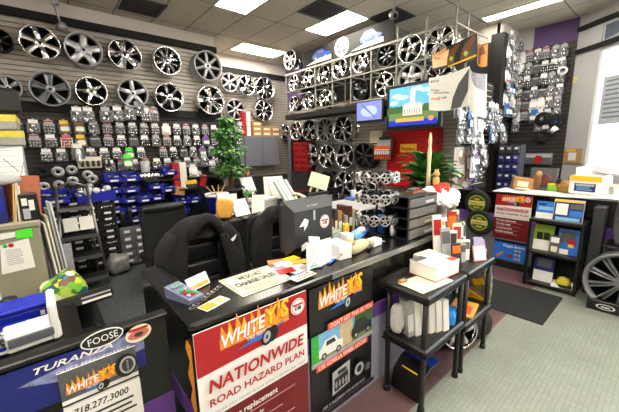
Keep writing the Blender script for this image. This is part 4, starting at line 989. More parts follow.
# tall tree plant
tx, ty = 2.74, 5.5
def plant_leaves(n, fn, m_list, ln, wd, seed):
    rr = random.Random(seed); mb = MB()
    for k in range(n):
        p, d = fn(rr); d = Vector(d).normalized(); sd = d.cross(Vector((rr.uniform(-.4, .4), rr.uniform(-.4, .4), 1))).normalized(); up = sd.cross(d)
        L = ln*rr.uniform(.7, 1.2); W_ = wd*rr.uniform(.8, 1.2); p = Vector(p)
        pts = [(0, 0), (.3, .5), (.65, .38), (1, 0)]
        vs = [p] ; 
        a1, a2 = p + d*L*.35 + sd*W_ - up*.02*L, p + d*L*.35 - sd*W_ - up*.02*L
        b1, b2 = p + d*L*.7 + sd*W_*.7 - up*.10*L, p + d*L*.7 - sd*W_*.7 - up*.10*L
        mb.add([p, a1, p + d*L*.36 + up*.02, a2, b1, p+d*L*.7 - up*.05*L, b2, p + d*L - up*.25*L], [(0, 1, 2), (0, 2, 3), (1, 4, 5, 2), (2, 5, 6, 3), (4, 7, 5), (5, 7, 6)], m_list[k % len(m_list)], True)
    return mb
t = thing('potted_tree', 'bushy green potted tree on a brown trunk between chairs and grey cabinets', 'potted tree', (tx, ty, 0))
def tr(rr):
    z = rr.uniform(1.6, 2.66)**1; rad = (.31 if z < 2.15 else .31-.36*(z-2.15))*rr.uniform(.25, 1.1)*(.75+.35*math.sin(z*19))
    a = rr.uniform(0, 2*PI); return (rad*math.cos(a), rad*math.sin(a), z), (math.cos(a), math.sin(a), rr.uniform(-.5, .4))
part('foliage', plant_leaves(1100, tr, [leaf1, leaf1, leaf2, leaf3], .1, .026, 3), t)
part('trunk', MB().tube([(0, 0, .9), (.01, 0, 1.6), (-.01, .01, 2.2), (.03, 0, 2.62)], [.055, .05, .045, .03], bark, 10), t)
part('pot', MB().lathe([(0, 0), (.16, 0), (.24, 1.3), (.26, 1.33), (.26, 1.4), (.23, 1.4), (.22, 1.3), (0, 1.3)], black, 24), t)
# blue tub of cactus beside
c = pY(216, 184, 5.2)
t = thing('blue_tub', 'blue tub with a white rim and branching twigs left of the tree', 'tub', (c.x-.02, 5.15, .98))
part('tub', MB().lathe([(0, 0), (.15, 0), (.19, .34), (.2, .36), (.17, .36), (.15, .3), (0, .3)], blue, 20), t); part('rim', MB().lathe([(.2, .34), (.205, .38), (.17, .38), (.17, .34)], white, 20), t)
q = MB()
for a in (-.5, -.2, .15, .5): q.tube([(0, 0, .3), (a*.2, 0, .42), (a*.35, .03, .52)], [.012, .01, .005], skin, 6)
part('twigs', q, t)
thing('tub_stand', 'black stand under the blue tub', 'stand', (c.x-.02, 5.15, 0), mb=MB().rbox((-.25, -.2, 0), (.25, .2, .975), black, .01))
# grey wall cabinets and the boxes on them
t = thing('wall_cabinet', 'grey two door wall cabinet in the recessed corner', 'cabinet', (4.3, 7.68, 1.63))
wcm = mat('cabinet front', (108, 110, 122), .5)
part('body', MB().box((0, .02, 0), (1.14, .38, .82), cabgrey), t)
for k in range(2):
    d = part('door', MB().rbox((.01+.565*k, 0, .01), (.565+.565*k, .02, .81), wcm, .005), t); part('handle', MB().box((.5+.1*k, -.02, .05), (.515+.1*k, 0, .22), steel), d)
t = thing('wall_cabinet', 'grey wall cabinet partly behind the tree', 'cabinet', (3.36, 7.68, 1.63))
part('body', MB().box((0, .02, 0), (.92, .38, .82), cabgrey), t); part('door', MB().rbox((.01, 0, .01), (.91, .02, .81), wcm, .005), t)
z0 = 2.452
q = MB().rbox((-.12, -.12, 0), (.12, .12, .125), red, .004).box((.0, -.122, .01), (.121, .121, .126), white)
for k in range(5): thing('carton', 'red and white carton, %s from the bottom on the grey wall cabinet' % ORD[k], 'carton', (4.42, 7.85, z0+.127*k), group='red and white cartons on the grey cabinets', mb=q)
q = MB().rbox((-.15, -.12, 0), (.15, .12, .13), tan, .004).box((-.1, -.122, .04), (.1, -.12, .1), cream)
for k in range(7):
    i, j = k % 3, k // 3
    if j == 2: i = 0
    thing('carton', 'tan carton, %s row of the heap on the grey wall cabinet' % ORD[j], 'carton', (4.76+.31*i, 7.86, z0+.132*j), group='tan cartons row %d on the grey cabinets' % (j+1), mb=q)
thing('cubicle_screen', 'black office screen behind the desk under the grey cabinets', 'office screen', (0, 0, 0), mb=MB().rbox((3.1, 6.3, 0), (4.7, 6.36, 1.5), blackm, .02))
c = pY(250, 165, 5.3); thing('hand_ornament', 'small flesh coloured ornament on the black screen behind the papers', 'ornament', (c.x+.52, 6.33, 1.5), mb=MB().sup((0, 0, .1), (.09, .07, .2), mat('flesh', (196, 120, 96))).cyl((0, 0, 0), (0, 0, .1), .02, skin))
c = pY(247, 158, 5.6); thing('wall_phone', 'black panel with a white sheet beside the tree', 'panel', (c.x+.1, 6.25, 1.5), mb=MB().rbox((-.12, 0, 0), (.12, .03, .5), black, .01).box((-.06, -.01, .1), (.06, 0, .2), lgrey))
# red cartons in the gap of the display wall
q = MB().rbox((-.12, -.14, 0), (.1, .14, .16), red, .004).box((-.125, -.1, .04), (-.12, .1, .12), dred)
t = thing('carton_shelf', 'dark cupboard holding red cartons in the display wall gap', 'shelf', (5.88, 7.08, 0))
part('body', MB().box((.1, -.3, 0), (.16, .42, 2.35), dgrey).box((-.15, .42, 0), (.1, .44, 2.35), dgrey).box((-.15, -.3, 0), (.1, .42, 1.44), dgrey), t)
for k in range(5):
    for j in range(2):
        thing('carton', 'dark red carton of the stack behind the hung chrome wheels', 'carton', (5.86, 6.95+.31*j, 1.45+.165*k), group='red cartons in the display wall gap', mb=q)
# folders and cup on the pale desk
for k, (px, py, m_, s, nm) in enumerate(((333, 192, green, .3, 'green'), (342, 195, dblue, .34, 'dark blue'), (362, 197, sky, .3, 'pale blue'), (352, 191, lgrey, .3, 'grey'), (371, 194, bblue, .3, 'bright blue'))):
    c = onz(px, py, 1.145); thing('paper_folder', '%s folder lying on the pale desk by the white cup' % nm, 'folder', (min(max(c.x, 3.25), 4.4), min(max(c.y, 3.25), 3.85), 1.142+.008*k), (0, 0, R.uniform(-.3, .3)), mb=MB().box((-s/2, -.11, 0), (s/2, .11, .007), m_))
c = onz(353, 199, 1.15); 
t = thing('paper_cup', 'white paper cup on the pale desk', 'cup', (c.x, min(c.y, 3.9), 1.182)); part('cup', MB().lathe([(0, 0), (.035, 0), (.05, .125), (.053, .13), (.047, .13), (.034, .01), (0, .01)], white, 18), t)
# ------------------------------------------------------------------ clutter on the right half of the counter
q = MB()
def oncnt(px, py, z=CT): return pZ(px, py, z)
def cthing(name, label, cat, px, py, rz, mb, z=CT, rx=0, ry=0, dy=0):
    c = oncnt(px, py, z); return thing(name, label, cat, (c.x, min(max(c.y+dy, CY0+.04), 2.2), z+.001), (rx, ry, rz), mb=mb)
back = thing('rear_shelf', 'black shelf behind the right half of the counter carrying small books', 'shelf', (0, 0, 0))
part('board', MB().rbox((2.0, 1.985, CT-.04), (3.62, 2.4, CT), blackg, .01), back); part('side_panel', MB().box((2.0, 2.0, 0), (2.04, 2.38, CT-.04), black), back); part('side_panel', MB().box((3.58, 2.0, 0), (3.62, 2.38, CT-.04), black), back)
bc = [mat('book rust', (150, 70, 40)), dgrey, tan, mat('book olive', (90, 90, 60)), lgrey, mat('book brown', (90, 50, 36)), cream, mat('book teal', (40, 90, 100))]
x = 2.08
for k in range(8):
    w_ = .028+.012*(k % 3); hh = .2+.03*(k*7 % 4)
    thing('book', ('rust', 'dark grey', 'tan', 'olive', 'light grey', 'brown', 'cream', 'teal')[k] + ' upright book in the short row behind the tape rolls', 'book', (x+w_/2, 2.2, CT+.001), (0, R.uniform(-.04, .04), 0), 'upright books behind the tape rolls', mb=MB().rbox((-w_/2, -.09, 0), (w_/2, .09, hh), bc[k], .004).box((-w_/2+.004, -.092, hh*.3), (w_/2-.004, -.09, hh*.6), paper)); x += w_+.012
def tape(r, w_): return MB().lathe([(r*.55, 0), (r*.62, 0), (r, 0), (r, w_), (r*.55, w_), (r*.55, 0)], mat('tape tan', (196, 170, 130), .35), 24, 'y')
tr_ = cthing('tape_roll', 'tan roll of packing tape standing on edge on the counter', 'tape roll', 352, 232, -.3, tape(.08, .06), z=CT); tr_.location.z = CT+.082
part('core', MB().lathe([(.036, -.002), (.044, -.002), (.044, .062), (.036, .062), (.036, -.002)], paper, 20, 'y'), tr_)
t = cthing('tape_dispenser', 'beige handheld tape dispenser lying in front of the tape roll', 'tape dispenser', 358, 251, .15, MB().sup((0, 0, .045), (.3, .1, .09), skin if False else mat('dispenser beige', (206, 190, 150), .4), e=.6, fn=lambda p: Vector((p.x, p.y*(1-.8*p.x), p.z*(1-.8*p.x)))))
part('roll', tape(.05, .05), t, loc=(-.12, -.02, .075), rot=(PI/2*.2, 0, 0))
def crate(w, d, h, m, m2): return MB().rbox((-w/2, -d/2, 0), (w/2, d/2, h), m, .004).box((-w/2+.015, -d/2-.003, h*.2), (w/2-.02, -d/2, h*.8), m2)
t = cthing('carton', 'white carton with a green mark on the counter beside the notice', 'carton', 338, 256, -.15, crate(.13, .2, .12, white, paper))
P = Print(t); P.l = 170; P.poly([(-.03, .05), (.0, .09), (.03, .07), (.01, .06), (.02, .03)], green); badge(P, -.048, .05, .02); P.done('print')
t = cthing('carton', 'white and yellow carton beside the one with the green mark', 'carton', 347, 250, -.1, crate(.07, .1, .15, white, yellow)); P = Print(t); P.l = 90; P.disc(0, .05, .022, dgrey); P.disc(0, .05, .014, tan); P.done('print')
cthing('carton', 'yellow upright packet behind the white and yellow carton', 'packet', 346, 240, .2, crate(.08, .03, .16, yellow, manila))
cthing('clear_case', 'pale green glass block behind the white cartons', 'glass block', 333, 243, .2, crate(.16, .1, .12, mat('glass green', (150, 170, 150), .1), lgrey))
cthing('paper_pad', 'pale pad leaning on the glass block', 'note pad', 330, 238, .2, MB().box((-.09, -.01, 0), (.1, .0, .15), cream), rx=-.7)
cthing('carton', 'small white carton near the counter edge before the blue box', 'carton', 374, 245, .05, crate(.12, .09, .06, white, paper))
cthing('plastic_packet', 'pale blue and white plastic packet behind the tape dispenser', 'packet', 357, 240, .3, MB().sup((0, 0, .05), (.2, .1, .1), sky, e=.7).sup((.05, -.02, .09), (.12, .07, .06), bagw, e=.7))
t = cthing('screwdriver', 'red handled tool with blue grip leaning over the packets', 'hand tool', 366, 238, .3, MB().tube([(-.12, 0, .03), (0, 0, .07), (.08, 0, .1)], .012, bblue).tube([(.08, 0, .1), (.16, 0, .13)], .02, red))
cthing('carton', 'rust orange box behind the tape roll', 'box', 362, 230, .1, crate(.12, .08, .2, orangered, tan), dy=.08)
cthing('paper_heap', 'heap of small papers and cards on the counter behind the books', 'papers', 369, 226, .1, MB().sup((0, 0, .05), (.25, .16, .1), lgrey, e=.7).box((-.1, -.08, .06), (.1, .06, .1), red, rot=(.2, .3, .2)).box((-.02, -.1, .04), (.14, .03, .08), sky, rot=(.5, .1, .6)), dy=.05)
t = cthing('display_box', 'bright blue box with a clear bag on the counter', 'box', 383, 231, .1, crate(.24, .16, .17, bblue, blue))
cthing('plastic_bag', 'white and grey crumpled bag leaning on the bright blue box', 'bag', 393, 236, .4, MB().sup((0, 0, .07), (.15, .05, .15), bagw, e=.8, fn=lambda p: p*(1+.15*math.sin(p.x*60))))
for k in range(9):
    a = oncnt(300+k*9.4, 272-k*3.2, CT)
    flat(300+k*9.4, 270-k*3.5, .16, .1, R.uniform(-.5, .5), .002, (paper, lgrey, mat('lilac', (170, 160, 200)), bblue, paper, lgrey, sky, asphalt, lgrey)[k], 'loose %s sheet along the right half of the counter edge' % ('white', 'grey', 'lilac', 'blue', 'cream', 'silver', 'pale blue', 'dark', 'curled')[k], 'sheet', 'loose_sheet', z=CT+.003+.0025*k)
# mini wheel carousel
c = oncnt(372, 232, CT); mx, my = pY(377, 200, 1.93).x, 1.93
t = thing('key_ring_carousel', 'black wire carousel hung with tiny chrome wheels on the counter', 'carousel', (mx, my, CT))
tz = [pY(377, y_, 1.93).z-CT for y_ in (217, 197, 177)]
part('pole', MB().cyl((0, 0, 0), (0, 0, .62), .012, black).cyl((0, 0, 0), (0, 0, .015), .13, black, 20), t)
for z in [q_+.045 for q_ in tz]:
    fr = MB()
    fr.tube([(.17*math.cos(a*PI/8), .17*math.sin(a*PI/8), z) for a in range(16)], .005, black, 5, True)
    for a in range(4): fr.tube([(0, 0, z), (.17*math.cos(a*PI/2), .17*math.sin(a*PI/2), z)], .004, black, 5)
    part('hook_ring', fr, t)
mini = wheel_meshes('five', chrome, darkalloy)
mw = MB()
for me in mini:
    n = len(mw.v); mw.v += [v.co.copy() for v in me.vertices]
    for p in me.polygons:
        mm_ = me.materials[p.material_index]; mm_ = mat('mini wheel silver', (188, 188, 190), .34, .85, var=.03) if mm_ is chrome else mm_
        mw.f.append([i+n for i in p.vertices]); mw.m.append(mw.mi(mm_)); mw.sm.append(p.use_smooth)
mw = mw.mesh('mini_wheel')
for r_, z in enumerate(tz[::-1]):
    for k in range(12):
        a = 2*PI*k/12
        o = thing_m('mini_wheel', mw, 'tiny chrome wheel hung on the %s ring of the counter carousel' % ('top', 'middle', 'bottom')[r_], 'miniature wheel', (mx+.19*math.cos(a), my+.19*math.sin(a), CT+z), (0, 0, a+PI/2), 'tiny wheels on the %s carousel ring' % ('top', 'middle', 'bottom')[r_], .05)
# sign and basket above carousel
c = pX(376, 147, 4.2)
# drawer tower (letter trays)
a, b = pY(402, 236, 1.62), pY(430, 226, 1.62)
t = thing('letter_tray_tower', 'black four tier letter tray tower at the counter edge', 'letter trays', (a.x, 1.56, CT)); W_ = b.x-a.x; Hh = .4
q = MB()
for k in range(5): q.rbox((0, 0, k*Hh/4), (W_, .26, k*Hh/4+.012), black, .004)
q.box((0, .25, 0), (W_, .26, Hh), black)
for xx in (0, W_-.012): q.box((xx, 0, 0), (xx+.012, .26, Hh), black) if xx else q.box((0, 0, 0), (.012, .012, Hh), black).box((0, .248, 0), (.012, .26, Hh), black)
part('frame', q, t)
for k in range(4):
    tr = part('tray', MB().prism([(.014, .014), (W_-.014, .014), (W_-.014, .094), (.014, .094)], .0, .012, mat('smoky grey', (104, 102, 100), .25)), t, loc=(0, -.006, k*Hh/4))
    part('label', MB().box((W_*.55, -.004, .03), (W_*.85, -.002, .055), (lgrey, mat('olive label', (150, 150, 100)), asphalt, lgrey)[k]), tr)
q = MB().box((-.12, -.05, 0), (.12, .05, .02), wood)
c = pY(412, 189, 1.75); thing('stapler', 'brown and red desk tools lying on top of the letter trays', 'desk tools', (c.x, 1.72, CT+Hh+.012), (0, 0, .1), mb=q.rbox((-.1, -.03, .02), (-.02, .03, .05), grey, .01).rbox((.0, -.03, .02), (.05, .03, .045), red, .01).rbox((.06, -.03, .02), (.1, .03, .045), black, .01))
# bouquet
fx, fy = pY(441, 205, 1.64).x, 1.64
t = thing('flower_bouquet', 'bouquet of white and red cloth carnations standing at the counter end', 'bouquet', (fx, fy, CT), sc=1.15)
part('vase', MB().lathe([(0, 0), (.05, 0), (.06, .1), (.05, .2), (.055, .22), (.045, .22), (.04, .02), (0, .02)], lgrey, 18), t)
def puff(r, m, seed):
    rr = random.Random(seed); q = MB()
    q.sup((0, 0, 0), (r*1.6, r*1.6, r*1.4), m, e=1, fn=lambda p: p*(1+.12*math.sin(p.x*90+p.z*70)*math.cos(p.y*80)))
    for k in range(26):
        a, b = rr.uniform(0, 2*PI), rr.uniform(-.6, 1.5); d = Vector((math.cos(a)*math.cos(b), math.sin(a)*math.cos(b), math.sin(b)))
        q.sup(d*r*.75, (r*.5, r*.5, r*.4), m, e=.8, nu=7, nv=5)
    return q.mesh('flower_head')
pf = puff(.085, petal, 1); pr = puff(.06, redpetal, 2)
for k, (dx, dy, dz) in enumerate(((-.17, 0, .28), (-.07, -.06, .25), (.06, -.06, .25), (.16, -.02, .27), (-.01, .03, .3), (-.1, .07, .31), (.1, .06, .31))): part('flower_head', pf, t, loc=(dx, dy, dz))
for dx, dy, dz in ((-.06, .02, .35), (.03, .02, .36), (.1, .02, .35)): part('flower_head', pr, t, 'red flower head', loc=(dx, dy, dz))
q = MB()
for a in (-.14, -.05, .05, .13): q.tube([(0, 0, .18), (a, 0, .28)], .006, leaf1)
part('stem', q, t)
c = pY(436, 183, 1.78); t = thing('doll_figure', 'small tan teddy figure on a black post behind the carnations', 'figurine', (c.x, 1.78, CT))
part('stand', MB().rbox((-.05, -.04, 0), (.05, .04, .4), black, .01), t)
part('body', MB().sup((0, 0, .47), (.09, .07, .13), skin, e=.9).sup((0, 0, .56), (.075, .07, .08), skin, e=1).sup((-.03, 0, .6), (.03, .02, .03), skin, e=1).sup((.03, 0, .6), (.03, .02, .03), skin, e=1), t)
c = pY(429, 165, 1.86); t = thing('slim_statuette', 'slim ivory statuette rising in front of the leafy plant', 'statuette', (c.x, 1.86, CT), sc=(1, 1, .9))
ivory = mat('ivory', (214, 200, 160), .5)
part('base', MB().rbox((-.04, -.04, 0), (.04, .04, .46), black, .01), t)
part('figure', MB().lathe([(0, .46), (.026, .46), (.022, .6), (.018, .75), (.026, .88), (.014, .98), (.021, 1.03), (.014, 1.09), (.006, 1.14), (0, 1.14)], ivory, 12), t)
# leafy lily in front of the red cupboard
px_, py_ = 4.35, 2.4
t = thing('potted_lily', 'broad leaved green lily plant in front of the red cabinet', 'potted plant', (px_, py_, 0))
def blade(a, el, L, wd, m, z0):
    mb = MB(); N = 8; d = Vector((math.cos(a), math.sin(a), 0)); s = Vector((-math.sin(a), math.cos(a), 0)); vs = []
    p = Vector((0, 0, z0)); ang = el
    for i in range(N+1):
        u = i/N; w_ = wd*max(.02, math.sin(PI*min(1, max(0, (u-.25)/.75)))**.7) if u > .25 else .008
        up = Vector((0, 0, 1)); nrm = (up*math.cos(ang) - d*math.sin(ang))
        vs += [p + s*w_ + nrm*.012, p - nrm*.005, p - s*w_ + nrm*.012]
        p = p + (d*math.cos(ang) + up*math.sin(ang))*(L/N); ang -= .26 if u > .3 else .07
    mb.add(vs, [(3*i+j, 3*i+j+1, 3*i+j+4, 3*i+j+3) for i in range(N) for j in (0, 1)], m, True); return mb
rr = random.Random(5); q = MB()
for k in range(90):
    b_ = blade(rr.uniform(0, 2*PI), rr.uniform(.75, 1.5), rr.uniform(.35, .68), rr.uniform(.08, .125), (leaf1, leaf3, leaf1, leaf2, leaf2)[k % 5]  , rr.uniform(1.3, 1.58))
    n = len(q.v); q.v += b_.v; k_ = q.mi(b_.mats[0]); 
    for f in b_.f: q.f.append([i+n for i in f]); q.m.append(k_); q.sm.append(True)
part('foliage', q, t); q = MB()
for a in (1.2, 2.2, 2.9, 3.8, 4.6, 5.4):
    b_ = blade(a, 1.45, .6, .1, leaf2, 1.56); n = len(q.v); q.v += b_.v; k_ = q.mi(leaf2)
    for f in b_.f: q.f.append([i+n for i in f]); q.m.append(k_); q.sm.append(True)
part('young_leaves', q, t, 'bright upright young leaves')
part('pot', MB().lathe([(0, 0), (.18, 0), (.24, 1.47), (.25, 1.55), (.22, 1.55), (.21, 1.46), (0, 1.46)], black, 24), t)

# ------------------------------------------------------------------ screens and red cupboard on the display wall
def tv(label, X, c4, tilt, content):
    a, b, c, d = [pX(x_, y_, X) for x_, y_ in c4]   # far-top, near-top, near-bottom, far-bottom
    L = ((a.y-b.y)+(d.y-c.y))/2; hh = ((a.z-d.z)+(b.z-c.z))/2; yc = (a.y+d.y)/2; z = (d.z+c.z)/2
    t = thing('television', label, 'television', (X, yc, z), (0, 0, -PI/2))
    part('housing', MB().rbox((0, 0, 0), (L, .06, hh), black, .01), t); part('bracket', MB().rbox((L*.4, .06, hh*.3), (L*.6, 6.04-X, hh*.7), black, .01), t)
    return t, L, hh
E_ = lambda n, c, e=.55: mat('screen ' + n, c, .4, em=e, var=0)
def scr(t, name='screen'): 
    P = Print(t); return P
t, L, hh = tv('large flat television showing a pale domed building under blue sky', 5.12, ((387, 85), (442, 78.5), (442, 127), (386.5, 130)), 0, None)
P = Print(t); m_ = .06
P.rect(m_, m_+.06, L-m_, hh-m_, E_('sky', (90, 165, 225)))
cl = E_('cloud', (170, 212, 240))
for x_, z_, r_ in ((.2, .75, .1), (.3, .7, .13), (.75, .8, .12), (.85, .7, .1), (.6, .85, .08), (.15, .6, .08)): P.disc(L*x_, hh*z_, L*r_, cl, hh*.05)
gr = E_('trees', (50, 92, 44)); 
for x_ in (.1, .2, .3, .75, .85, .9): P.disc(L*x_, hh*.4, L*.09, gr, hh*.12)
P.rect(m_, hh*.18, L-m_, hh*.36, E_('lawn', (96, 120, 70)))
bw_ = E_('stone', (214, 206, 190))
P.rect(L*.33, hh*.3, L*.68, hh*.5, bw_); P.poly([(L*.31, hh*.5), (L*.7, hh*.5), (L*.64, hh*.56), (L*.37, hh*.56)], E_('roof', (190, 180, 168))); P.rect(L*.46, hh*.5, L*.55, hh*.82, bw_); P.poly([(L*.46, hh*.82), (L*.55, hh*.82), (L*.505, hh*.9)], bw_)
for k in range(7): P.rect(L*(.36+.045*k), hh*.33, L*(.375+.045*k), hh*.44, E_('shade', (110, 104, 100)))
P.rect(m_, m_, L-m_, hh*.2, E_('blue bar', (24, 44, 170))); P.rect(L*.2, hh*.16, L*.72, hh*.24, E_('gold bar', (200, 150, 60))); P.disc(L*.84, hh*.2, L*.045, E_('orange spot', (220, 130, 90)), hh*.05)
P.done('screen')
t, L, hh = tv('small flat television showing a pale blue picture', 5.12, ((354.5, 103), (383, 97), (383, 120), (357, 124)), 0, None)
P = Print(t); P.rect(.03, .04, L-.03, hh-.03, E_('pale', (110, 122, 190), .5)); P.disc(L*.5, hh*.5, L*.3, E_('pale2', (160, 172, 220), .5), hh*.25); P.poly([(L*.2, hh*.8), (L*.7, hh*.2), (L*.75, hh*.2), (L*.28, hh*.85)], E_('pale3', (90, 100, 165), .5)); P.done('screen')
a, b = pX(386.5, 131, 5.85), pX(439, 129, 5.85); zb_ = pX(430, 175, 5.85).z
t = thing('red_cabinet', 'bright red wall cabinet under the large television', 'cabinet', (5.85, a.y, zb_-.3), (0, 0, -PI/2)); L = a.y-b.y; hh = a.z-zb_+.3
part('body', MB().rbox((0, 0.02, 0), (L, .18, hh), red, .01), t); part('door', MB().rbox((.03, 0, .03), (L-.03, .02, hh-.03), mat('bright red', (196, 20, 30), .35), .008), t)
P = Print(t); P.rect(L*.3, hh*.62, L*.62, hh*.76, yellow); P.text('Pedders', L*.32, hh*.65, .1, red, w=L*.27, bold=.05); P.done('name_plate')
# calendar-like card and packets by the small carousel
a = pX(368, 131, 5.9); b = pX(380, 145, 5.9)
t = thing('wall_notice', 'cream notice with a black frame hung below the small television', 'notice', (5.98, a.y, b.z), (0, 0, -PI/2)); part('sheet', MB().box((0, 0, 0), (a.y-b.y, .02, a.z-b.z), cream), t); P = Print(t); P.rect(.02, .02, .25, .05, black); P.lines(.03, .2, .2, 3, .05, .012, tan); P.done('print')
a = pX(371, 142, 5.2); b = pX(391, 158, 5.2)
t = thing('wire_basket', 'wire basket of magazines with a red cover beside the red cabinet', 'basket', (5.5, pX(372, 158, 5.5).y, pX(372, 160, 5.5).z), (0, 0, -PI/2))
q = MB()
for k in range(9): q.tube([(.055*k, 0, 0), (.055*k, 0, .2)], .005, black, 5)
for z in (0, .1, .2): q.tube([(0, 0, z), (.44, 0, z), (.44, .2, z), (0, .2, z)], .006, black, 5, True)
q.box((0.1, .2, .05), (.34, .48, .09), black)
part('frame', q, t); part('magazine', MB().box((.03, .04, .02), (.41, .06, .3), orangered).box((.03, .036, .12), (.41, .04, .22), paper).box((.06, .08, .02), (.4, .1, .42), lgrey).box((.1, .1, .1), (.44, .12, .48), dgrey), t)

# hanging tyre posters under the rack end
def curved(label, px, X, m, bend, name='tyre_poster'):
    v = [pX(x_, y_, X) for x_, y_ in px]; (tl, tr_, br_, bl) = v
    t = thing(name, label, 'poster', (X, 0, 0))
    def fn(u, w_):
        p = (tl*(1-u)+tr_*u)*(1-w_) + (bl*(1-u)+br_*u)*w_
        return (bend*math.sin(PI*u)*-1, p.y, p.z - .04*math.sin(PI*u))
    return t, fn
t, fn = curved('orange and black poster with two tyres hung high at the rack end', ((432, 54), (477, 33), (478, 59), (432, 71)), 5.15, None, .1)
part('sheet', MB().grid(fn, 20, 10, black), t)
def patch(t, fn, pts, m, k, name='artwork', n=6):
    mb = MB(); c = Vector(fn(*((sum(p[0] for p in pts)/len(pts)), (sum(p[1] for p in pts)/len(pts)))))
    fine = []
    for i in range(len(pts)):
        a, b = pts[i], pts[(i+1) % len(pts)]
        for j in range(n): fine.append((a[0]+(b[0]-a[0])*j/n, a[1]+(b[1]-a[1])*j/n))
    off = Vector((-.004*k, 0, 0))
    cu, cw = sum(p[0] for p in pts)/len(pts), sum(p[1] for p in pts)/len(pts)
    vs = [Vector(fn(cu, cw))+off]
    for s in (.5, 1): vs += [Vector(fn(cu+(u-cu)*s, cw+(w_-cw)*s))+off for u, w_ in fine]
    N = len(fine)
    fs = [(0, 1+i, 1+(i+1) % N) for i in range(N)] + [(1+i, 1+N+i, 1+N+(i+1) % N, 1+(i+1) % N) for i in range(N)]
    mb.add(vs, fs, m); part(name, mb, t)
peach = mat('peach print', (244, 200, 140), .5); amber = mat('amber print', (226, 140, 50), .5)
patch(t, fn, [(.02, .12), (.42, .0), (.42, .14), (.02, .28)], amber, 1)
patch(t, fn, [(.02, .3), (.48, .14), (.42, .86), (.02, .86)], peach, 1)
for c0 in (.42, .7): patch(t, fn, [(c0, .85), (c0+.02, .5), (c0+.1, .2), (c0+.26, .0), (c0+.28, .2), (c0+.18, .5), (c0+.16, .9)], mat('tyre brown print', (110, 66, 30)), 2); patch(t, fn, [(c0+.06, .62), (c0+.1, .5), (c0+.15, .62), (c0+.1, .76)], mat('lime print', (180, 200, 70)), 3)
patch(t, fn, [(.45, .92), (.98, .8), (.98, .88), (.45, .98)], yellow, 3)
def ptext(t, fn, s, u, w_, size, m, width, k=6, shear=0):
    cu = bpy.data.curves.new('lettering', 'FONT'); cu.body = s; cu.size = 1; cu.offset = .02; cu.shear = shear; cu.materials.append(m)
    o, dx = letter_mesh(cu, t); p = Vector(fn(u, w_)); q_ = Vector(fn(u+.1, w_)); o.location = (p.x-.004*k-.02, p.y, p.z)
    ang = math.atan2(q_.z-p.z, -(q_.y-p.y)); o.rotation_euler = Euler((PI/2, -ang, 0)).to_matrix().to_euler() if False else (Matrix.Rotation(-PI/2, 3, 'Z') @ Matrix.Rotation(-ang, 3, 'Y') @ Matrix.Rotation(PI/2, 3, 'X')).to_euler()
    o.scale = (width/max(.01, dx), size, size)
ptext(t, fn, 'Continental', .04, .25, .09, yellow, .28, shear=.2); ptext(t, fn, 'Best Tires', .12, .45, .06, tan, .22)
t, fn = curved('small orange poster with a tyre beside the large tyre poster', ((478, 42), (488, 44), (487, 66), (477, 63)), 5.1, None, .06)
part('sheet', MB().grid(fn, 10, 6, amber), t); patch(t, fn, [(.2, .9), (.3, .2), (.7, .0), (.9, .4), (.5, .5), (.5, .9)], mat('tyre brown print', (110, 66, 30)), 2)
t, fn = curved('white tyre poster with red lettering hanging beside the television', ((429, 78), (470, 66), (468, 106), (429, 110)), 5.0, None, .05)
part('sheet', MB().grid(fn, 20, 10, paper), t)
patch(t, fn, [(.62, 1), (.66, .7), (.78, .35), (.99, .05), (.99, .6), (.85, .97)], mat('tyre print', (80, 80, 84)), 2)
patch(t, fn, [(.06, .1), (.09, .09), (.09, .16), (.06, .16)], orangered, 2)
ptext(t, fn, 'HANKOOK', .11, .16, .05, grey, .13); ptext(t, fn, "It's about", .1, .42, .05, grey, .14); ptext(t, fn, 'Performance Nature', .18, .5, .045, grey, .26); ptext(t, fn, 'ventus', .1, .68, .06, orangered, .15, shear=.2); ptext(t, fn, 'S1 noble', .32, .66, .05, grey, .14)
t, fn = curved('white and silver folded poster with a tyre at the rack end', ((470, 68), (487, 74), (486, 118), (468, 104)), 4.95, None, .12)
part('sheet', MB().grid(fn, 16, 10, white), t); patch(t, fn, [(.0, .0), (.98, .0), (.95, .4), (.5, .3)], mat('silver print', (150, 150, 166), .3), 2)

# ------------------------------------------------------------------ packs on the end panel, alcove and right wall
kk = ['chromebag', 'chromebag', 'white', 'long', 'nuts', 'chromebag', 'blue', 'clear']
def pk(kind, loc, rz, w_, h_, where, group): pack(kind, loc, rz, w_, h_, where, group)
for r_, py in enumerate((112, 124, 136, 149, 160, 172)):
    z = pY(475, py, 2.6).z
    xs = pY(455, py, 2.6).x; xe = pY(499, py, 2.6).x; x = xs+.05
    if r_ >= 3: xe = xs + 1.15; x += .42
    while x < xe:
        k = kk[R.randrange(len(kk))] if r_ < 4 else ('clear', 'purple', 'chromebag', 'long')[R.randrange(4)]
        pk(k, (x, 2.57-R.uniform(0, .1), z-.14), R.uniform(-.3, .3), .24, .34, 'on hook row %s of the end panel beside the television' % ORD[r_], 'packs on the end panel, %s row' % ORD[r_]); x += .24
for r_, py in enumerate((42, 54, 66, 78, 90, 101, 112)):
    x = 7.68
    while x < 8.42:
        z = pY(511, py, 2.6).z
        pk(('chromebag', 'clear', 'white', 'blue' if r_ in (1, 4, 6) else 'clear', 'redcard')[R.randrange(5)], (x, 2.56-R.uniform(0, .06), z-.14), 0, .22, .3, 'on hook row %s beside the black post' % ORD[r_], 'packs beside the black post, %s row' % ORD[r_]); x += .22
rk_ = ['chromebag', 'clear', 'white', 'bolts', 'dark', 'white', 'redcard', 'clear', 'chromebag']
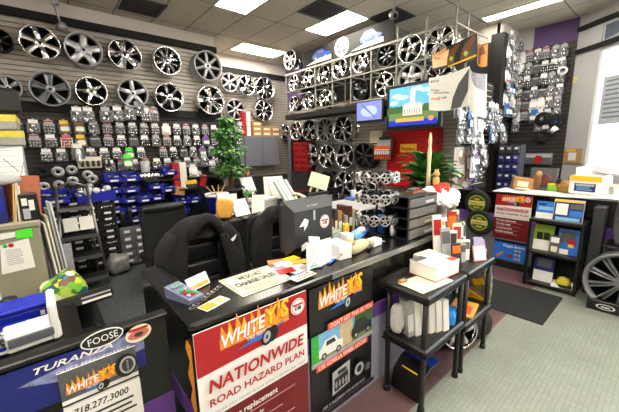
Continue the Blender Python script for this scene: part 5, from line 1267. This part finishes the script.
for r_, zz in enumerate((3.98, 3.72, 3.46, 3.21, 2.97, 2.74, 2.5)):
    y = 2.52
    while y > 1.66:
        k = rk_[R.randrange(len(rk_))]
        if r_ == 6: k = ('blue', 'clear', 'redtop', 'blue')[R.randrange(4)]
        if not (r_ == 6 and y > 2.1 and R.random() < .5):
            pk(k, (8.43-R.uniform(0, .05), y, zz-.14), -PI/2, .17, .24, 'on hook row %s of the dark right wall' % ORD[r_], 'packs on the dark right wall, %s row' % ORD[r_])
        y -= .145
def onw(px, py, X=8.4): return pX(px, py, X)
c = onw(563, 71); thing('hub_ring', 'white ring with a dark centre on the dark right wall near the corner', 'ring', (8.36, c.y, c.z), mb=MB().lathe([(.05, -.02), (.085, -.02), (.085, .02), (.05, .02), (.05, -.02)], white, 20, 'x'))
for k, (px, py) in enumerate(((543, 119), (556, 121))):
    c = onw(px, py); thing('tow_strap', 'black coiled strap hung below the packs, %s one' % ('left', 'right')[k], 'strap', (8.38, c.y, c.z), mb=MB().lathe([(.05, -.05), (.13, -.06), (.15, 0), (.13, .06), (.05, .05), (.05, -.05)], blackm, 20, 'x'))
c = onw(534, 118); pk('blue', (8.38, c.y, c.z-.1), -PI/2, .2, .28, 'alone at the lower left of the dark right wall', 'low blue pack')
c = onw(551, 132); t = thing('exhaust_tip', 'chrome tip on a black bracket hung on the dark right wall', 'exhaust tip', (8.36, c.y, c.z)); part('pipe', MB().cyl((0, .1, -.08), (-.05, -.12, .1), .05, chrome, 14, .07), t); part('bracket', MB().sup((0, .14, -.12), (.1, .2, .2), blackm, e=.6), t)
a, b = onw(525, 153), onw(551, 165)
t = thing('framed_picture', 'grey framed picture with a red helmet shape on the dark right wall', 'picture', (8.44, a.y, b.z), (0, 0, -PI/2)); L = a.y-b.y; hh = a.z-b.z
part('frame', MB().rbox((0, 0, 0), (L, .03, hh), steel, .006), t); P = Print(t); P.rect(.02, .02, L-.02, hh-.02, asphalt); P.rect(.02, hh*.6, L-.02, hh-.02, lgrey); P.poly([(L*.35, hh*.2), (L*.55, hh*.12), (L*.68, hh*.3), (L*.62, hh*.75), (L*.42, hh*.8), (L*.33, hh*.5)], red); P.done('picture')
# corkboard + thermostat plate on the oblique wall
def onW(t_, z, off=-.02): p = WQ + WD*t_ + WN*(-off); return (p.x, p.y, z)
t = thing('cork_board', 'small cork board with a white sheet between the dark wall and the window', 'cork board', onW(.02, 1.68, -.025), (0, 0, WR)); part('board', MB().rbox((0, 0, 0), (.42, .02, .3), mat('cork', (184, 146, 104), .9), .004), t); P = Print(t); P.rect(.12, .06, .3, .22, paper); P.rect(.06, .24, .28, .29, yellow); P.done('sheet')
thing('wall_plate', 'pale yellow plate high on the wall beside the window', 'wall plate', onW(.02, 3.28, -.02), (0, 0, WR), mb=MB().rbox((0, 0, 0), (.1, .015, .14), mat('old plate', (216, 204, 150)), .004))
t = thing('window_notice', 'large paper notice with dense text stuck on the window', 'notice', onW(.66, 2.42, -.0), (0, 0, WR)); part('sheet', MB().box((0, -.01, 0), (1.1, -.004, .85), mat('backlit paper', (190, 196, 206), .8)), t); P = Print(t); P.l = 20; P.lines(.06, .75, .95, 9, .08, .03, mat('faint ink', (120, 126, 140))); P.done('print')
t = thing('window_poster', 'dark scenic poster in the upper window', 'poster', onW(.56, 3.94, 0), (0, 0, WR)); part('sheet', MB().box((0, -.01, 0), (.9, -.004, .25), mat('backlit scene', (90, 100, 116), .8)), t); P = Print(t); P.l = 20; P.poly([(0, 0), (.9, 0), (.9, .1), (.4, .07)], lgrey); P.done('print')

# ------------------------------------------------------------------ low service counter by the window wall
RX0 = 5.9; RT = 1.3
t = thing('service_counter', 'low black counter with purple stripe and white top before the slatted wall', 'counter', (RX0, 0, 0))
part('front_panel', MB().box((0, -.35, .12), (.04, 2.6, RT-.03), blackg), t)
part('stripe', MB().box((-.006, -.35, .76), (0, 2.6, .92), purple), t); part('kick_panel', MB().box((-.004, -.35, .12), (0, 2.6, .76), cabgrey), t)
part('plinth', MB().box((-.03, -.35, 0), (.04, 2.6, .12), black), t)
part('counter_top', MB().rbox((-.03, -.38, RT-.03), (.62, 2.62, RT), blackg, .008), t); part('white_top', MB().box((-.01, -.3, RT), (.6, 2.02, RT+.012), white), t)
part('rear_panel', MB().box((.56, -.35, 0), (.6, 2.6, RT-.03), black), t); part('side_panel', MB().box((.04, -.35, 0), (.56, -.31, RT-.03), black), t)
def onr(px, py, X=RX0): return pX(px, py, X)
# posters on it
a, b = onr(496.5, 193.5, RX0-.01), onr(533, 197, RX0-.01); zb_ = onr(498, 237, RX0).z
plan_poster('smaller red and white road hazard plan poster on the low counter', (RX0-.018, a.y, zb_), a.y-b.y, a.z-zb_, -PI/2)
a, b = onr(495, 237.5, RX0-.01), onr(527, 244, RX0-.01); zb_ = onr(495, 257, RX0).z
t, P = sign_at('sensor_poster', 'blue poster with a sensor picture below the small plan poster', 'poster', (RX0-.018, a.y, zb_), a.y-b.y, a.z-zb_-.01, -PI/2, bblue); w_, h_ = a.y-b.y, a.z-zb_
P.rect(0, h_*.85, w_, h_-.01, black); P.text('Oxygen Sensors', w_*.28, h_*.66, .07, white, w=w_*.66, bold=.02, shear=.2); P.poly([(w_*.05, h_*.1), (w_*.25, h_*.4), (w_*.32, h_*.42), (w_*.3, h_*.3), (w_*.1, h_*.05)], gold); P.rect(w_*.45, h_*.15, w_*.6, h_*.3, red)
for i in range(2):
    for j in range(3): P.disc(w_*(.7+.12*i), h_*(.14+.2*j), .022, lgrey)
P.done()
a = onr(457, 190, RX0-.01)
for k, (px, py) in enumerate(((477, 203), (480, 222))):
    c = onr(px, py, RX0-.05)
    t = thing('tyre_emblem', 'round black tyre shaped emblem with yellow green center, %s one on the low counter' % ('upper', 'lower')[k], 'emblem', (RX0-.035-.03*k, c.y, c.z), (0, 0, -PI/2))
    part('tyre', MB().lathe([(0, .02), (.13, -.0), (.16, -.03), (.205, -.03), (.225, 0), (.225, .025), (0, .025)], rubber, 32, 'y'), t)
    P = Print(t); P.l = 50; P.disc(0, 0, .145, mat('moss', (140, 160, 50))); P.disc(0, 0, .125, mat('deep green', (50, 84, 40))); P.rect(-.13, -.035, .13, .04, mat('sand', (214, 200, 110))); P.text('WARRANTY', -.11, -.022, .05, mat('deep green', (50, 84, 40)), w=.22, bold=.04)
    P.text('TIRE', -.045, .055, .045, yellow, w=.09, bold=.04); P.text('PLAN', -.045, -.09, .045, yellow, w=.09, bold=.04); P.done()
c = onr(479, 246, RX0-.01); thing('yellow_tag', 'yellow paper strip on the low counter below the tyre emblems', 'paper strip', (RX0-.012, c.y, c.z-.12), mb=MB().box((-.002, -.07, 0), (0, .07, .26), yellow))
# black rack with brochures before it
X0 = 5.37
t = thing('brochure_rack', 'black plastic shelf rack holding brochures before the low counter', 'rack', (X0, 0, 0)); ya, yb = 1.32, .69; tops = (.03, .5, .98)
q = MB()
for k, z in enumerate(tops): part('shelf', MB().rbox((0, yb, z), (.4, ya, z+.04), black, .008), t)
for y in (ya-.04, yb):
    for x in (0, .36): part('leg', MB().rbox((x, y, 0), (x+.04, y+.04, 1.0), black, .006), t)
part('back_panel', MB().box((.385, yb, .04), (.395, ya, .98), blackm), t)
def broch(name, label, x, y, z, w_, h_, m, tilt=-.15, art=None, cat='brochure', rz=-PI/2):
    t = thing(name, label, cat, (x, y, z+.002), (0, 0, rz)); h2 = link('page', MB().box((0, 0, 0), (w_, .006, h_), m).mesh('page'), t, (0, 0, 0), (tilt, 0, 0))
    P = Print(h2)
    for s in (art or []): P.rect(s[0]*w_, s[1]*h_, s[2]*w_, s[3]*h_, s[4])
    P.done('print'); return t
z = 1.022
broch('brochure_stand', 'blue and white brochure stand on the left of the rack top', X0+.1, 1.27, z, .22, .25, white, -.15, [(0, .35, 1, 1, bblue), (.1, .5, .9, .7, sky), (.1, .75, .5, .9, dblue)])
broch('brochure_stand', 'framed offer sheet with a yellow top edge on the rack top', X0+.05, 1.06, z, .33, .31, lgrey, -.15, [(.02, .02, .98, .97, dblue), (.02, .88, .98, .97, yellow), (.08, .3, .48, .8, paper), (.55, .6, .95, .8, asphalt), (.55, .25, .95, .52, bblue), (.1, .05, .9, .2, sky)])
z = .542
broch('brochure', 'green and white brochure with dark tyres on the middle rack shelf', X0+.12, 1.27, z, .24, .38, mat('leaf print', (130, 160, 40)), -.12, [(0, 0, 1, .4, white), (.15, .42, .45, .7, black), (.5, .42, .8, .7, black)])
broch('brochure', 'small dark brochure in the middle of the rack', X0+.06, 1.06, z, .12, .26, asphalt, -.12, [(.1, .6, .9, .9, white), (.2, .1, .8, .4, cream)])
broch('brochure', 'blue brochure with a red and yellow picture on the middle rack shelf', X0+.12, .98, z, .24, .36, bblue, -.12, [(.1, .45, .8, .9, asphalt), (.45, .4, .85, .6, red), (.5, .3, .75, .42, yellow), (.0, .0, .55, .2, white)])
z = .072
broch('brochure', 'dark blue and white booklet holder on the lower rack shelf', X0+.1, 1.22, z, .24, .36, dblue, -.12, [(.0, 0, 1, .45, white), (.15, .6, .85, .95, asphalt)])
c = onr(547, 262, X0+.1)
t = thing('baseball_cap', 'yellow and black cap on white papers on the lower rack shelf', 'cap', (X0+.16, .86, .085), (0, 0, -1.2)); part('crown', MB().lathe([(.09, 0), (.088, .05), (.06, .1), (0, .115)], mat('cap yellow', (200, 186, 50), .8), 16), t); part('brim', MB().sup((0, -.1, .01), (.16, .16, .02), black, e=.8), t)
thing('paper_stack', 'white papers under the yellow cap on the lower rack shelf', 'papers', (X0+.16, .86, .071), (0, 0, .2), mb=MB().box((-.14, -.12, 0), (.14, .14, .013), paper))
# objects on the white counter top
def ont(px, py, z=RT+.013): return pZ(px, py, z)
def rthing(name, label, cat, px, py, rz, mb, dz=0, rot=(0, 0)): 
    c = ont(px, py); return thing(name, label, cat, (min(max(c.x, 5.95), 6.45), c.y, RT+.013+dz), (rot[0], rot[1], rz), mb=mb)
rthing('carton', 'tilted cardboard box on the white counter top', 'carton', 524, 188, -1.1, MB().rbox((-.16, -.1, 0), (.16, .1, .2), tan, .005).box((-.1, -.103, .05), (.06, -.1, .14), cream), rot=(0, .12))
rthing('photo_stand', 'brown framed photo of figures standing on the white counter top', 'photo', 545, 189, -PI/2, MB().box((-.19, 0, 0), (.19, .02, .38), asphalt).sup((-.08, -.02, .15), (.16, .05, .28), wood, e=.9).sup((.05, -.02, .17), (.16, .05, .2), mat('maroon', (90, 40, 36)), e=.9).sup((-.06, -.03, .28), (.09, .04, .09), skin, e=1), rot=(-.12, 0))
rthing('carton', 'lime green and yellow carton on the white counter top', 'carton', 555, 191, -1.4, MB().rbox((-.1, -.05, 0), (.1, .05, .11), mat('leaf carton', (120, 180, 50)), .004).box((-.1, -.05, .11), (.0, .05, .13), yellow).sup((.06, 0, .13), (.05, .05, .07), yellow))
rthing('wicker_basket', 'golden brown basket beside the green carton', 'basket', 569, 191, 0, MB().lathe([(0, 0), (.11, 0), (.15, .1), (.16, .13), (.13, .13), (.1, .02), (0, .02)], gold, 20).sup((0, 0, .12), (.22, .22, .14), gold, e=.9, fn=lambda p: p*(1+.2*math.sin(p.x*60)*math.cos(p.y*50))))
rthing('desk_set', 'black pen cups and stapler behind the golden basket', 'pen cups', 570, 187, 0, MB().cyl((0, 0, 0), (0, 0, .2), .05, black).cyl((-.02, -.13, 0), (-.02, -.13, .17), .045, black).cyl((.0, .12, 0), (0, .12, .12), .05, dgrey).tube([(0, 0, .1), (.03, .02, .28)], .008, black).tube([(0, -.13, .1), (-.03, -.1, .26)], .008, dgrey))
c = ont(592, 193)
t = thing('counter_printer', 'white and yellow label printer with papers on top beside the window', 'printer', (6.2, c.y+.0, RT+.013), (0, 0, -PI/2-.25))
part('body', MB().rbox((-.21, -.12, .02), (.21, .16, .3), white, .02), t); part('foot', MB().box((-.1, -.1, 0), (.1, .14, .02), black), t)
P = Print(t); P.l = 205; P.rect(-.19, .22, .19, .3, yellow); P.rect(-.13, .07, .13, .19, dblue); P.rect(-.11, .15, .11, .18, lgrey); P.lines(-.1, .13, .2, 3, .02, .008, sky); P.done('label')
part('paper_feed', MB().box((-.1, .02, .3), (.2, .03, .48), paper, rot=(-.6, .1, 0)).box((-.18, .0, .3), (.02, .01, .44), paper, rot=(-.5, -.2, .2)).box((.05, -.05, .33), (.24, -.04, .45), lgrey, rot=(-1.0, .2, 0)), t)
for k, (px, py, s, rz) in enumerate(((510, 191, .34, .1), (530, 192, .3, -.2), (545, 193, .34, .15), (582, 197, .42, 0), (600, 199, .3, .3), (612, 203, .34, -.1), (522, 190, .26, .4))):
    c = ont(px, py)
    thing('loose_sheet', 'white sheet on the low counter top, %s from the picture side of the row' % ORD[k], 'sheet', (min(max(c.x, 6.0), 6.36), c.y, RT+.014+.004*k), (0, 0, rz), mb=MB().box((-s/2, -.1, 0), (s/2, .1, .003), paper))
c = pX(612, 180, 6.2); t = thing('paper_pile', 'bright pile of papers at the far right of the counter top', 'papers', (6.2, .42, RT+.05), (0, 0, .3)); part('sheets', MB().box((-.16, -.12, 0), (.16, .12, .12), paper).box((-.12, -.1, .12), (.14, .12, .16), cream, rot=(0, .1, .3)), t)
# blue drawer rack left of the dark wall
t = thing('bin_rack', 'dark rack of blue drawers on the counter before the alcove wall', 'drawer rack', (0, 0, 0)); a, b = pX(499, 145, 7.3), pX(520, 185, 7.3)
ya_, yb_ = a.y, pX(520, 150, 7.3).y; z0_, z1_ = 0, a.z
print_ = (ya_, yb_, b.z, z1_)
part('body', MB().box((7.33, yb_, 0), (7.36+.3, ya_, z1_), dgrey), t)
n_ = 5; zlo = pX(510, 190, 7.3).z
for j in range(n_):
    for i in range(3):
        y0_ = ya_ + (yb_-ya_)*(i+1)/3; h1 = (z1_-zlo)/n_
        d = part('drawer', MB().rbox((7.28, y0_+.01, zlo+h1*j+.01), (7.34, y0_+(ya_-yb_)/3-.01, zlo+h1*(j+1)-.03), dblue if j < 4 else dgrey, .01), t)
        part('contents', MB().box((7.275, y0_+.03, zlo+h1*j+h1*.5), (7.28, y0_+(ya_-yb_)/3-.04, zlo+h1*j+h1*.72), lgrey if (i+j) % 2 else white), d)
# photo strip on the end panel
a, b = pY(454, 147, 2.6), pY(467, 187, 2.6)
for k in range(2):
    t = thing('photo_poster', '%s pale brown photo poster at the near edge of the end panel' % ('upper', 'lower')[k], 'poster', (a.x-.0, 2.585, b.z+(a.z-b.z)*(.5 if k == 0 else 0))); w_, h_ = b.x-a.x, (a.z-b.z)*.49
    part('sheet', MB().box((0, 0, 0), (w_, .01, h_), lgrey), t); P = Print(t); P.rect(.03, .03, w_-.03, h_-.03, mat('sepia', (170, 150, 130))); P.disc(w_*.5, h_*.45, w_*.22, mat('sepia dark', (110, 90, 76)), h_*.3); P.disc(w_*.4, h_*.7, w_*.1, cream); P.done('picture')
for k, (px, py) in enumerate(((476, 181), (478, 189), (488, 189), (470, 183))):
    c = pY(px, py, 2.64); thing('price_tag', 'purple price tag on the lower slats of the end panel', 'price tag', (c.x, 2.655, c.z), group='purple price tags on the end panel', mb=MB().box((-.09, -.01, -.04), (.09, 0, .04), purple).box((-.05, -.012, -.01), (.05, -.01, .01), lgrey))
thing('end_base', 'black base cabinet under the end panel', 'base cabinet', (0, 0, 0), mb=MB().rbox((6.55, 2.45, 0), (7.35, 2.66, 1.1), black, .01))

# ------------------------------------------------------------------ big wheel, barrel and mat
wheel('multi', greyalloy, (5.3, .23, .40), .38, (0, 0, -PI/2-.1), 'very large silver many-spoked wheel standing on the tiles at the right edge')
t = thing('display_block', 'black base block with a white oval mark under the largest wheel', 'display base', (5.12, .28, 0), (0, 0, -PI/2)); part('block', MB().rbox((-.26, 0, 0), (.3, .4, .14), black, .01), t); P = Print(t); P.disc(-.08, .07, .09, white, .035); P.disc(-.08, .07, .075, black, .026); P.rect(-.12, .06, -.04, .075, white); P.done('mark')
t = thing('wheel_barrel', 'wide grey wheel barrel lying on its side above the largest wheel', 'wheel barrel', (5.62, .15, 1.09), (0, 0, .25))
part('barrel', MB().lathe([(.26, -.25), (.31, -.25), (.31, -.21), (.28, -.19), (.265, 0), (.28, .19), (.31, .21), (.31, .25), (.26, .25), (.24, .1), (.24, -.1), (.26, -.25)], mat('brushed grey', (150, 152, 156), .4, .5), 40, 'y'), t)
part('disc', MB().lathe([(0, -.05), (.24, -.05), (.24, .0), (0, 0)], gun, 30, 'y'), t)
t = thing('barrel_stand', 'black stand carrying the grey wheel barrel', 'stand', (0, 0, 0)); part('post', MB().rbox((5.55, .0, 0), (5.85, .45, .74), black, .01), t); part('shelf', MB().rbox((5.42, -.12, .74), (5.86, .5, .78), black, .01), t)
thing('side_cabinet', 'dark cabinet face between brochure rack and wheel barrel', 'cabinet', (0, 0, 0), mb=MB().rbox((5.62, .53, .0), (5.88, .66, 1.24), dgrey, .01))
v = [pZ(*q_, 0) for q_ in ((489, 278), (561, 297.6), (545, 326.5))]
thing('floor_mat', 'dark rectangular door mat on the tiles before the brochure rack', 'door mat', (0, 0, 0), mb=MB().rbox((4.22, .79, .0), (5.22, 1.9, .012), mattex, .004))

# ------------------------------------------------------------------ the two front shelf units
def unit(x0, x1, y0, y1, label, tops):
    t = thing('shelf_unit', label, 'shelf unit', (x0, y0, 0)); W_, D_ = x1-x0, y1-y0
    for k, z in enumerate(tops):
        s_ = part('shelf', MB().rbox((0, 0, z-.05), (W_, D_, z), black, .012), t)
        part('rim', MB().box((-.004, -.004, z-.06), (W_+.004, .006, z-.045), black).box((-.004, -.004, z-.06), (.006, D_, z-.045), black), s_)
    for x in (.035, W_-.035):
        for y in (.035, D_-.035):
            l = part('leg', MB().cyl((x, y, .03), (x, y, tops[-1]-.03), .022, black, 12), t); part('foot', MB().cyl((x, y, 0), (x, y, .05), .03, black, 12, .024), l)
    return t
unit(2.03, 2.69, 1.06, 1.46, 'black plastic shelf unit with white book stack, nearer the camera', (.56, 1.0))
unit(2.72, 3.32, 1.06, 1.46, 'black plastic shelf unit carrying the brochures, farther from the camera', (.5, 1.0))
S1 = 1.0
thing('clip_sheet', 'cream sheet lying on the front shelf unit corner', 'paper sheet', (2.28, 1.22, S1+.001), (0, 0, -.12), mb=MB().box((-.2, -.12, 0), (.2, .12, .004), cream).box((-.19, .09, .004), (-.12, .13, .02), tan))
t = thing('book_stack', 'thick white and red catalogue lying open on the front shelf unit', 'catalogue', (2.5, 1.27, S1+.006), (0, 0, -.1)); part('pages', MB().rbox((-.17, -.13, 0), (.17, .13, .12), paper, .006), t); part('cover', MB().box((-.172, -.132, .12), (.172, .132, .124), white).box((-.17, .05, .124), (-.02, .13, .1255), asphalt).box((.08, -.12, .124), (.17, -.05, .1255), orangered).box((-.174, -.134, .0), (.174, .134, .004), red), t)
t = thing('book_stack', 'low stack of cream leaflets behind the thick catalogue', 'leaflets', (2.62, 1.41, S1+.001), (0, 0, -.1)); part('pages', MB().rbox((-.14, -.045, 0), (.1, .045, .13), cream, .004), t)
colors = [paper, manila, white, red, cream, lgrey, white, cream, asphalt, white, dgrey, lgrey, paper, black]
for k in range(14):
    i, j = k % 5, k // 5
    c = (2.84+.085*i, 1.40-.09*j, S1)
    t = thing('brochure', '%s upright brochure in the %s row on the farther shelf unit' % (('white', 'manila', 'glossy white', 'red', 'cream', 'grey', 'plain white', 'pale cream', 'dark', 'folded white', 'charcoal', 'silver', 'pale', 'black')[k], ('back', 'middle', 'front')[j]), 'brochure', (c[0], c[1], S1+.001), (0, R.uniform(-.08, .08), R.uniform(-.7, -.2)))
    hh = (.42, .33, .2)[j]*R.uniform(.85, 1.1)
    part('cover', MB().box((-.045, 0, 0), (.045, .02, hh), colors[k]), t, rot=(-.12, 0, 0)); part('print', MB().box((-.04, -.002, hh*.55), (.04, 0, hh*.9), (red, white, dgrey, orange, asphalt, grey, dgrey)[k % 7]), t, rot=(-.12, 0, 0))
t = thing('card_tent', 'small white tent card with a pink edge at the front of the brochures', 'tent card', (3.1, 1.13, S1+.001), (0, 0, -.5)); part('card', MB().box((-.07, 0, 0), (.07, .004, .15), mat('pink edge', (226, 150, 150)), rot=(-.25, 0, 0)).box((-.06, -.004, .01), (.06, -.001, .14), paper, rot=(-.25, 0, 0)), t)
t = thing('leaflet_box', 'violet and white leaflet box at the right end of the shelf unit', 'leaflet box', (3.22, 1.2, S1+.001), (0, 0, -.5)); part('box', MB().rbox((-.07, -.05, 0), (.07, .05, .08), white, .004), t); part('leaflet', MB().box((-.06, -.03, .06), (.06, -.02, .17), mat('lilac', (170, 160, 200)), rot=(-.2, 0, 0)).box((-.05, .0, .06), (.06, .01, .19), mat('lilac', (170, 160, 200)), rot=(-.2, .1, 0)), t)
# contents of the lower shelves
S2 = .56
for k in range(6):
    t = thing('leaflet_stack', 'upright stack of white leaflets, %s from the left on the lower shelf' % ORD[k], 'leaflets', (2.15+.058*k, 1.29-.03*k, S2+.001), (0, -.1, -.35), 'upright white leaflets on the lower shelf', mb=MB().box((-.03, -.05, 0), (.03, .05, .33-.01*k), (lgrey, white, paper, paper, paper, white)[k]).box((-.028, -.052, .05), (.028, -.05, .2), white))
thing('clear_bag', 'clear bag with chrome parts on the left of the lower shelf', 'bag', (2.1, 1.36, S2+.001), (0, 0, .3), mb=MB().sup((0, 0, .13), (.1, .12, .26), bagw, e=.7).sup((0, -.03, .1), (.08, .1, .16), chrome, e=.8))
thing('carton', 'white and red carton beside the upright leaflets', 'carton', (2.5, 1.2, S2+.001), (0, 0, -.3), mb=MB().rbox((-.05, -.03, 0), (.05, .03, .22), white, .004).box((-.051, -.032, .12), (.051, -.03, .17), red))
t = thing('blue_clip', 'bright blue plastic clip box on the lower shelf', 'box', (2.6, 1.14, S2+.001), (0, 0, .3)); part('body', MB().rbox((-.09, -.04, 0), (.09, .04, .09), mat('cyan blue', (40, 140, 220), .4), .01), t); part('lid', MB().prism([(-.09, .09), (.09, .09), (.06, .12), (-.08, .12)], -.03, .03, mat('cyan blue', (40, 140, 220), .4)), t)
q = MB()
for k in range(30): q.sup((R.uniform(-.12, .12), R.uniform(-.08, .1), R.uniform(.02, .14)), (.07, .06, .05), (chrome, silver, bagw, black)[k % 4], e=.8, nu=8, nv=5)
q.rbox((-.14, -.1, 0), (.14, .12, .05), dgrey, .01)
thing('parts_tray', 'tray of small chrome parts behind the bright blue box', 'parts tray', (2.55, 1.36, S2+.001), mb=q)
thing('magazine', 'yellow and orange magazine on the lower shelf of the farther unit', 'magazine', (3.0, 1.2, .502), (0, 0, .2), mb=MB().box((-.16, -.11, 0), (.16, .11, .02), manila).box((-.12, -.08, .02), (.05, .05, .022), orangered))
t = thing('product_bag', 'clear bag of grey and yellow goods hanging at the shelf unit end', 'bag', (3.40, 1.25, .36)); part('bag', MB().sup((0, 0, .25), (.13, .32, .5), mat('bag grey', (130, 126, 116), .25, var=.6, scale=14), e=.6), t); part('label', MB().box((-.085, -.1, .1), (-.07, .08, .2), yellow, rot=(.4, 0, 0)).box((-.085, -.1, .3), (-.07, .0, .36), yellow, rot=(-.4, 0, 0)), t)
wheel('five', chrome, (3.1, 1.3, .2), .19, (0, 0, -.6), 'small chrome wheel standing on the floor under the farther shelf unit')
t = thing('tyre', 'black tyre lying on its side at the farther shelf unit foot', 'tyre', (3.55, 1.42, 0)); part('casing', MB().lathe([(.16, .02), (.26, 0), (.3, .05), (.3, .15), (.26, .2), (.16, .18), (.16, .02)], rubber, 30), t)
# black ramp shaped display stand on the floor
t = thing('tyre_stand', 'black curved display stand with blue stripe on the floor under the unit', 'display stand', (2.14, 1.3, 0), (0, 0, -.05), sc=.86)
prof = [(0, .0), (.02, .0), (.08, .16), (.2, .25), (.36, .26), (.36, .29), (.18, .285), (.05, .19)]
part('shell', MB().add([(x, y, z) for y in (-.17, .15) for x, z in [(-.02+p, q2) for p, q2 in prof]], [tuple(range(8)), tuple(range(15, 7, -1))] + [(i, (i+1) % 8, 8+(i+1) % 8, 8+i) for i in range(8)], black), t)
part('stripe', MB().add([(.19, -.17, .2905), (.34, -.17, .2955), (.34, .15, .2955), (.19, .15, .2905)], [(0, 1, 2, 3)], mat('deep blue', (20, 50, 150), .4)), t)
part('print', MB().add([(.065, -.1, .2205), (.075, -.1, .2315), (.075, .08, .2315), (.065, .08, .2205)], [(0, 1, 2, 3)], yellow), t)

# ------------------------------------------------------------------ blue bins and boxes on the low desk behind the left counter
LZ = 1.032
def lw(px, py, z): return pZ(px, py, z)
c = lw(24, 309, LZ)
t = thing('storage_box', 'royal blue storage box with a white mark behind the left counter', 'storage box', (c.x, min(c.y, 2.6), LZ), (0, 0, .12), sc=.86)
part('body', MB().rbox((-.16, -.1, 0), (.15, .11, .13), blue, .015), t); part('lid', MB().rbox((-.17, -.11, .13), (.16, .12, .165), mat('blue lid', (24, 40, 175), .35), .012), t); part('mark', MB().box((.1, -.113, .07), (.125, -.1, .1), white), t)
t = thing('drawer_box', 'grey drawer box in a white housing behind the left counter', 'drawer box', (.0, 2.02, LZ), (0, 0, .1))
c = lw(32, 325, LZ+.1); t.location = (c.x, c.y, LZ)
part('housing', MB().rbox((-.12, -.07, 0), (.12, .1, .1), white, .01), t); part('drawer', MB().rbox((-.11, -.08, .035), (.1, -.065, .085), grey, .004), t); part('sheet', MB().box((-.1, -.05, .1), (.02, .03, .103), paper), t)
c = lw(56, 330, LZ); t = thing('white_board', 'white plastic side panel standing beside the grey drawer box', 'panel', (c.x, c.y, LZ-.1), mb=MB().rbox((-.02, -.13, 0), (.02, .15, .22), white, .01)); t.location.z = LZ
c = lw(12, 316, LZ); t = thing('patterned_cup', 'paper cup with a green and red pattern and a black lid', 'cup', (c.x, c.y, LZ)); part('cup', MB().lathe([(0, 0), (.032, 0), (.042, .12), (0, .12)], mat('cup print', (210, 214, 200), .5, var=.5, scale=60), 16), t); part('lid', MB().lathe([(0, .13), (.04, .13), (.046, .12), (.044, .115), (0, .115)], black, 16), t)
c = lw(10, 345, LZ); pbin(c.x, c.y, LZ, .2, 'blue open tray with brown packets at the lower left edge', None, h=.1, rz=.1)
c = lw(30, 338, LZ); thing('paper_bundle', 'brown bundle of slips between the tray and the drawer box', 'slips', (c.x, c.y, LZ), (0, 0, .2), mb=MB().rbox((-.05, -.05, 0), (.06, .05, .09), mat('brown slips', (120, 104, 84)), .008))
c = lw(22, 322, LZ); thing('blue_folder', 'small blue holder with silver scissors beside the cup', 'holder', (c.x, c.y, LZ), (0, 0, .3), mb=MB().rbox((-.04, -.03, 0), (.05, .03, .09), blue, .01).tube([(0, 0, .08), (.06, 0, .14)], .008, chrome).tube([(.01, .01, .08), (-.04, 0, .13)], .008, chrome))
c = lw(2, 320, LZ); thing('info_screen', 'pale blue glossy card standing at the left edge', 'card', (c.x-.02, c.y-.02, LZ), (-.2, 0, .5), mb=MB().rbox((-.1, 0, 0), (.06, .02, .2), mat('pale screen', (170, 200, 214), .3), .005))
# small merchandise shelf posts
c = pX(294, 160, 5.8)
# ------------------------------------------------------------------ output look
vs = scene.view_settings; vs.view_transform = 'Standard'; vs.look = 'None'; vs.gamma = 1; vs.exposure = 0.85; vs.use_curve_mapping = False
scene.cycles.use_denoising = True; scene.cycles.max_bounces = 6; scene.cycles.transparent_max_bounces = 12
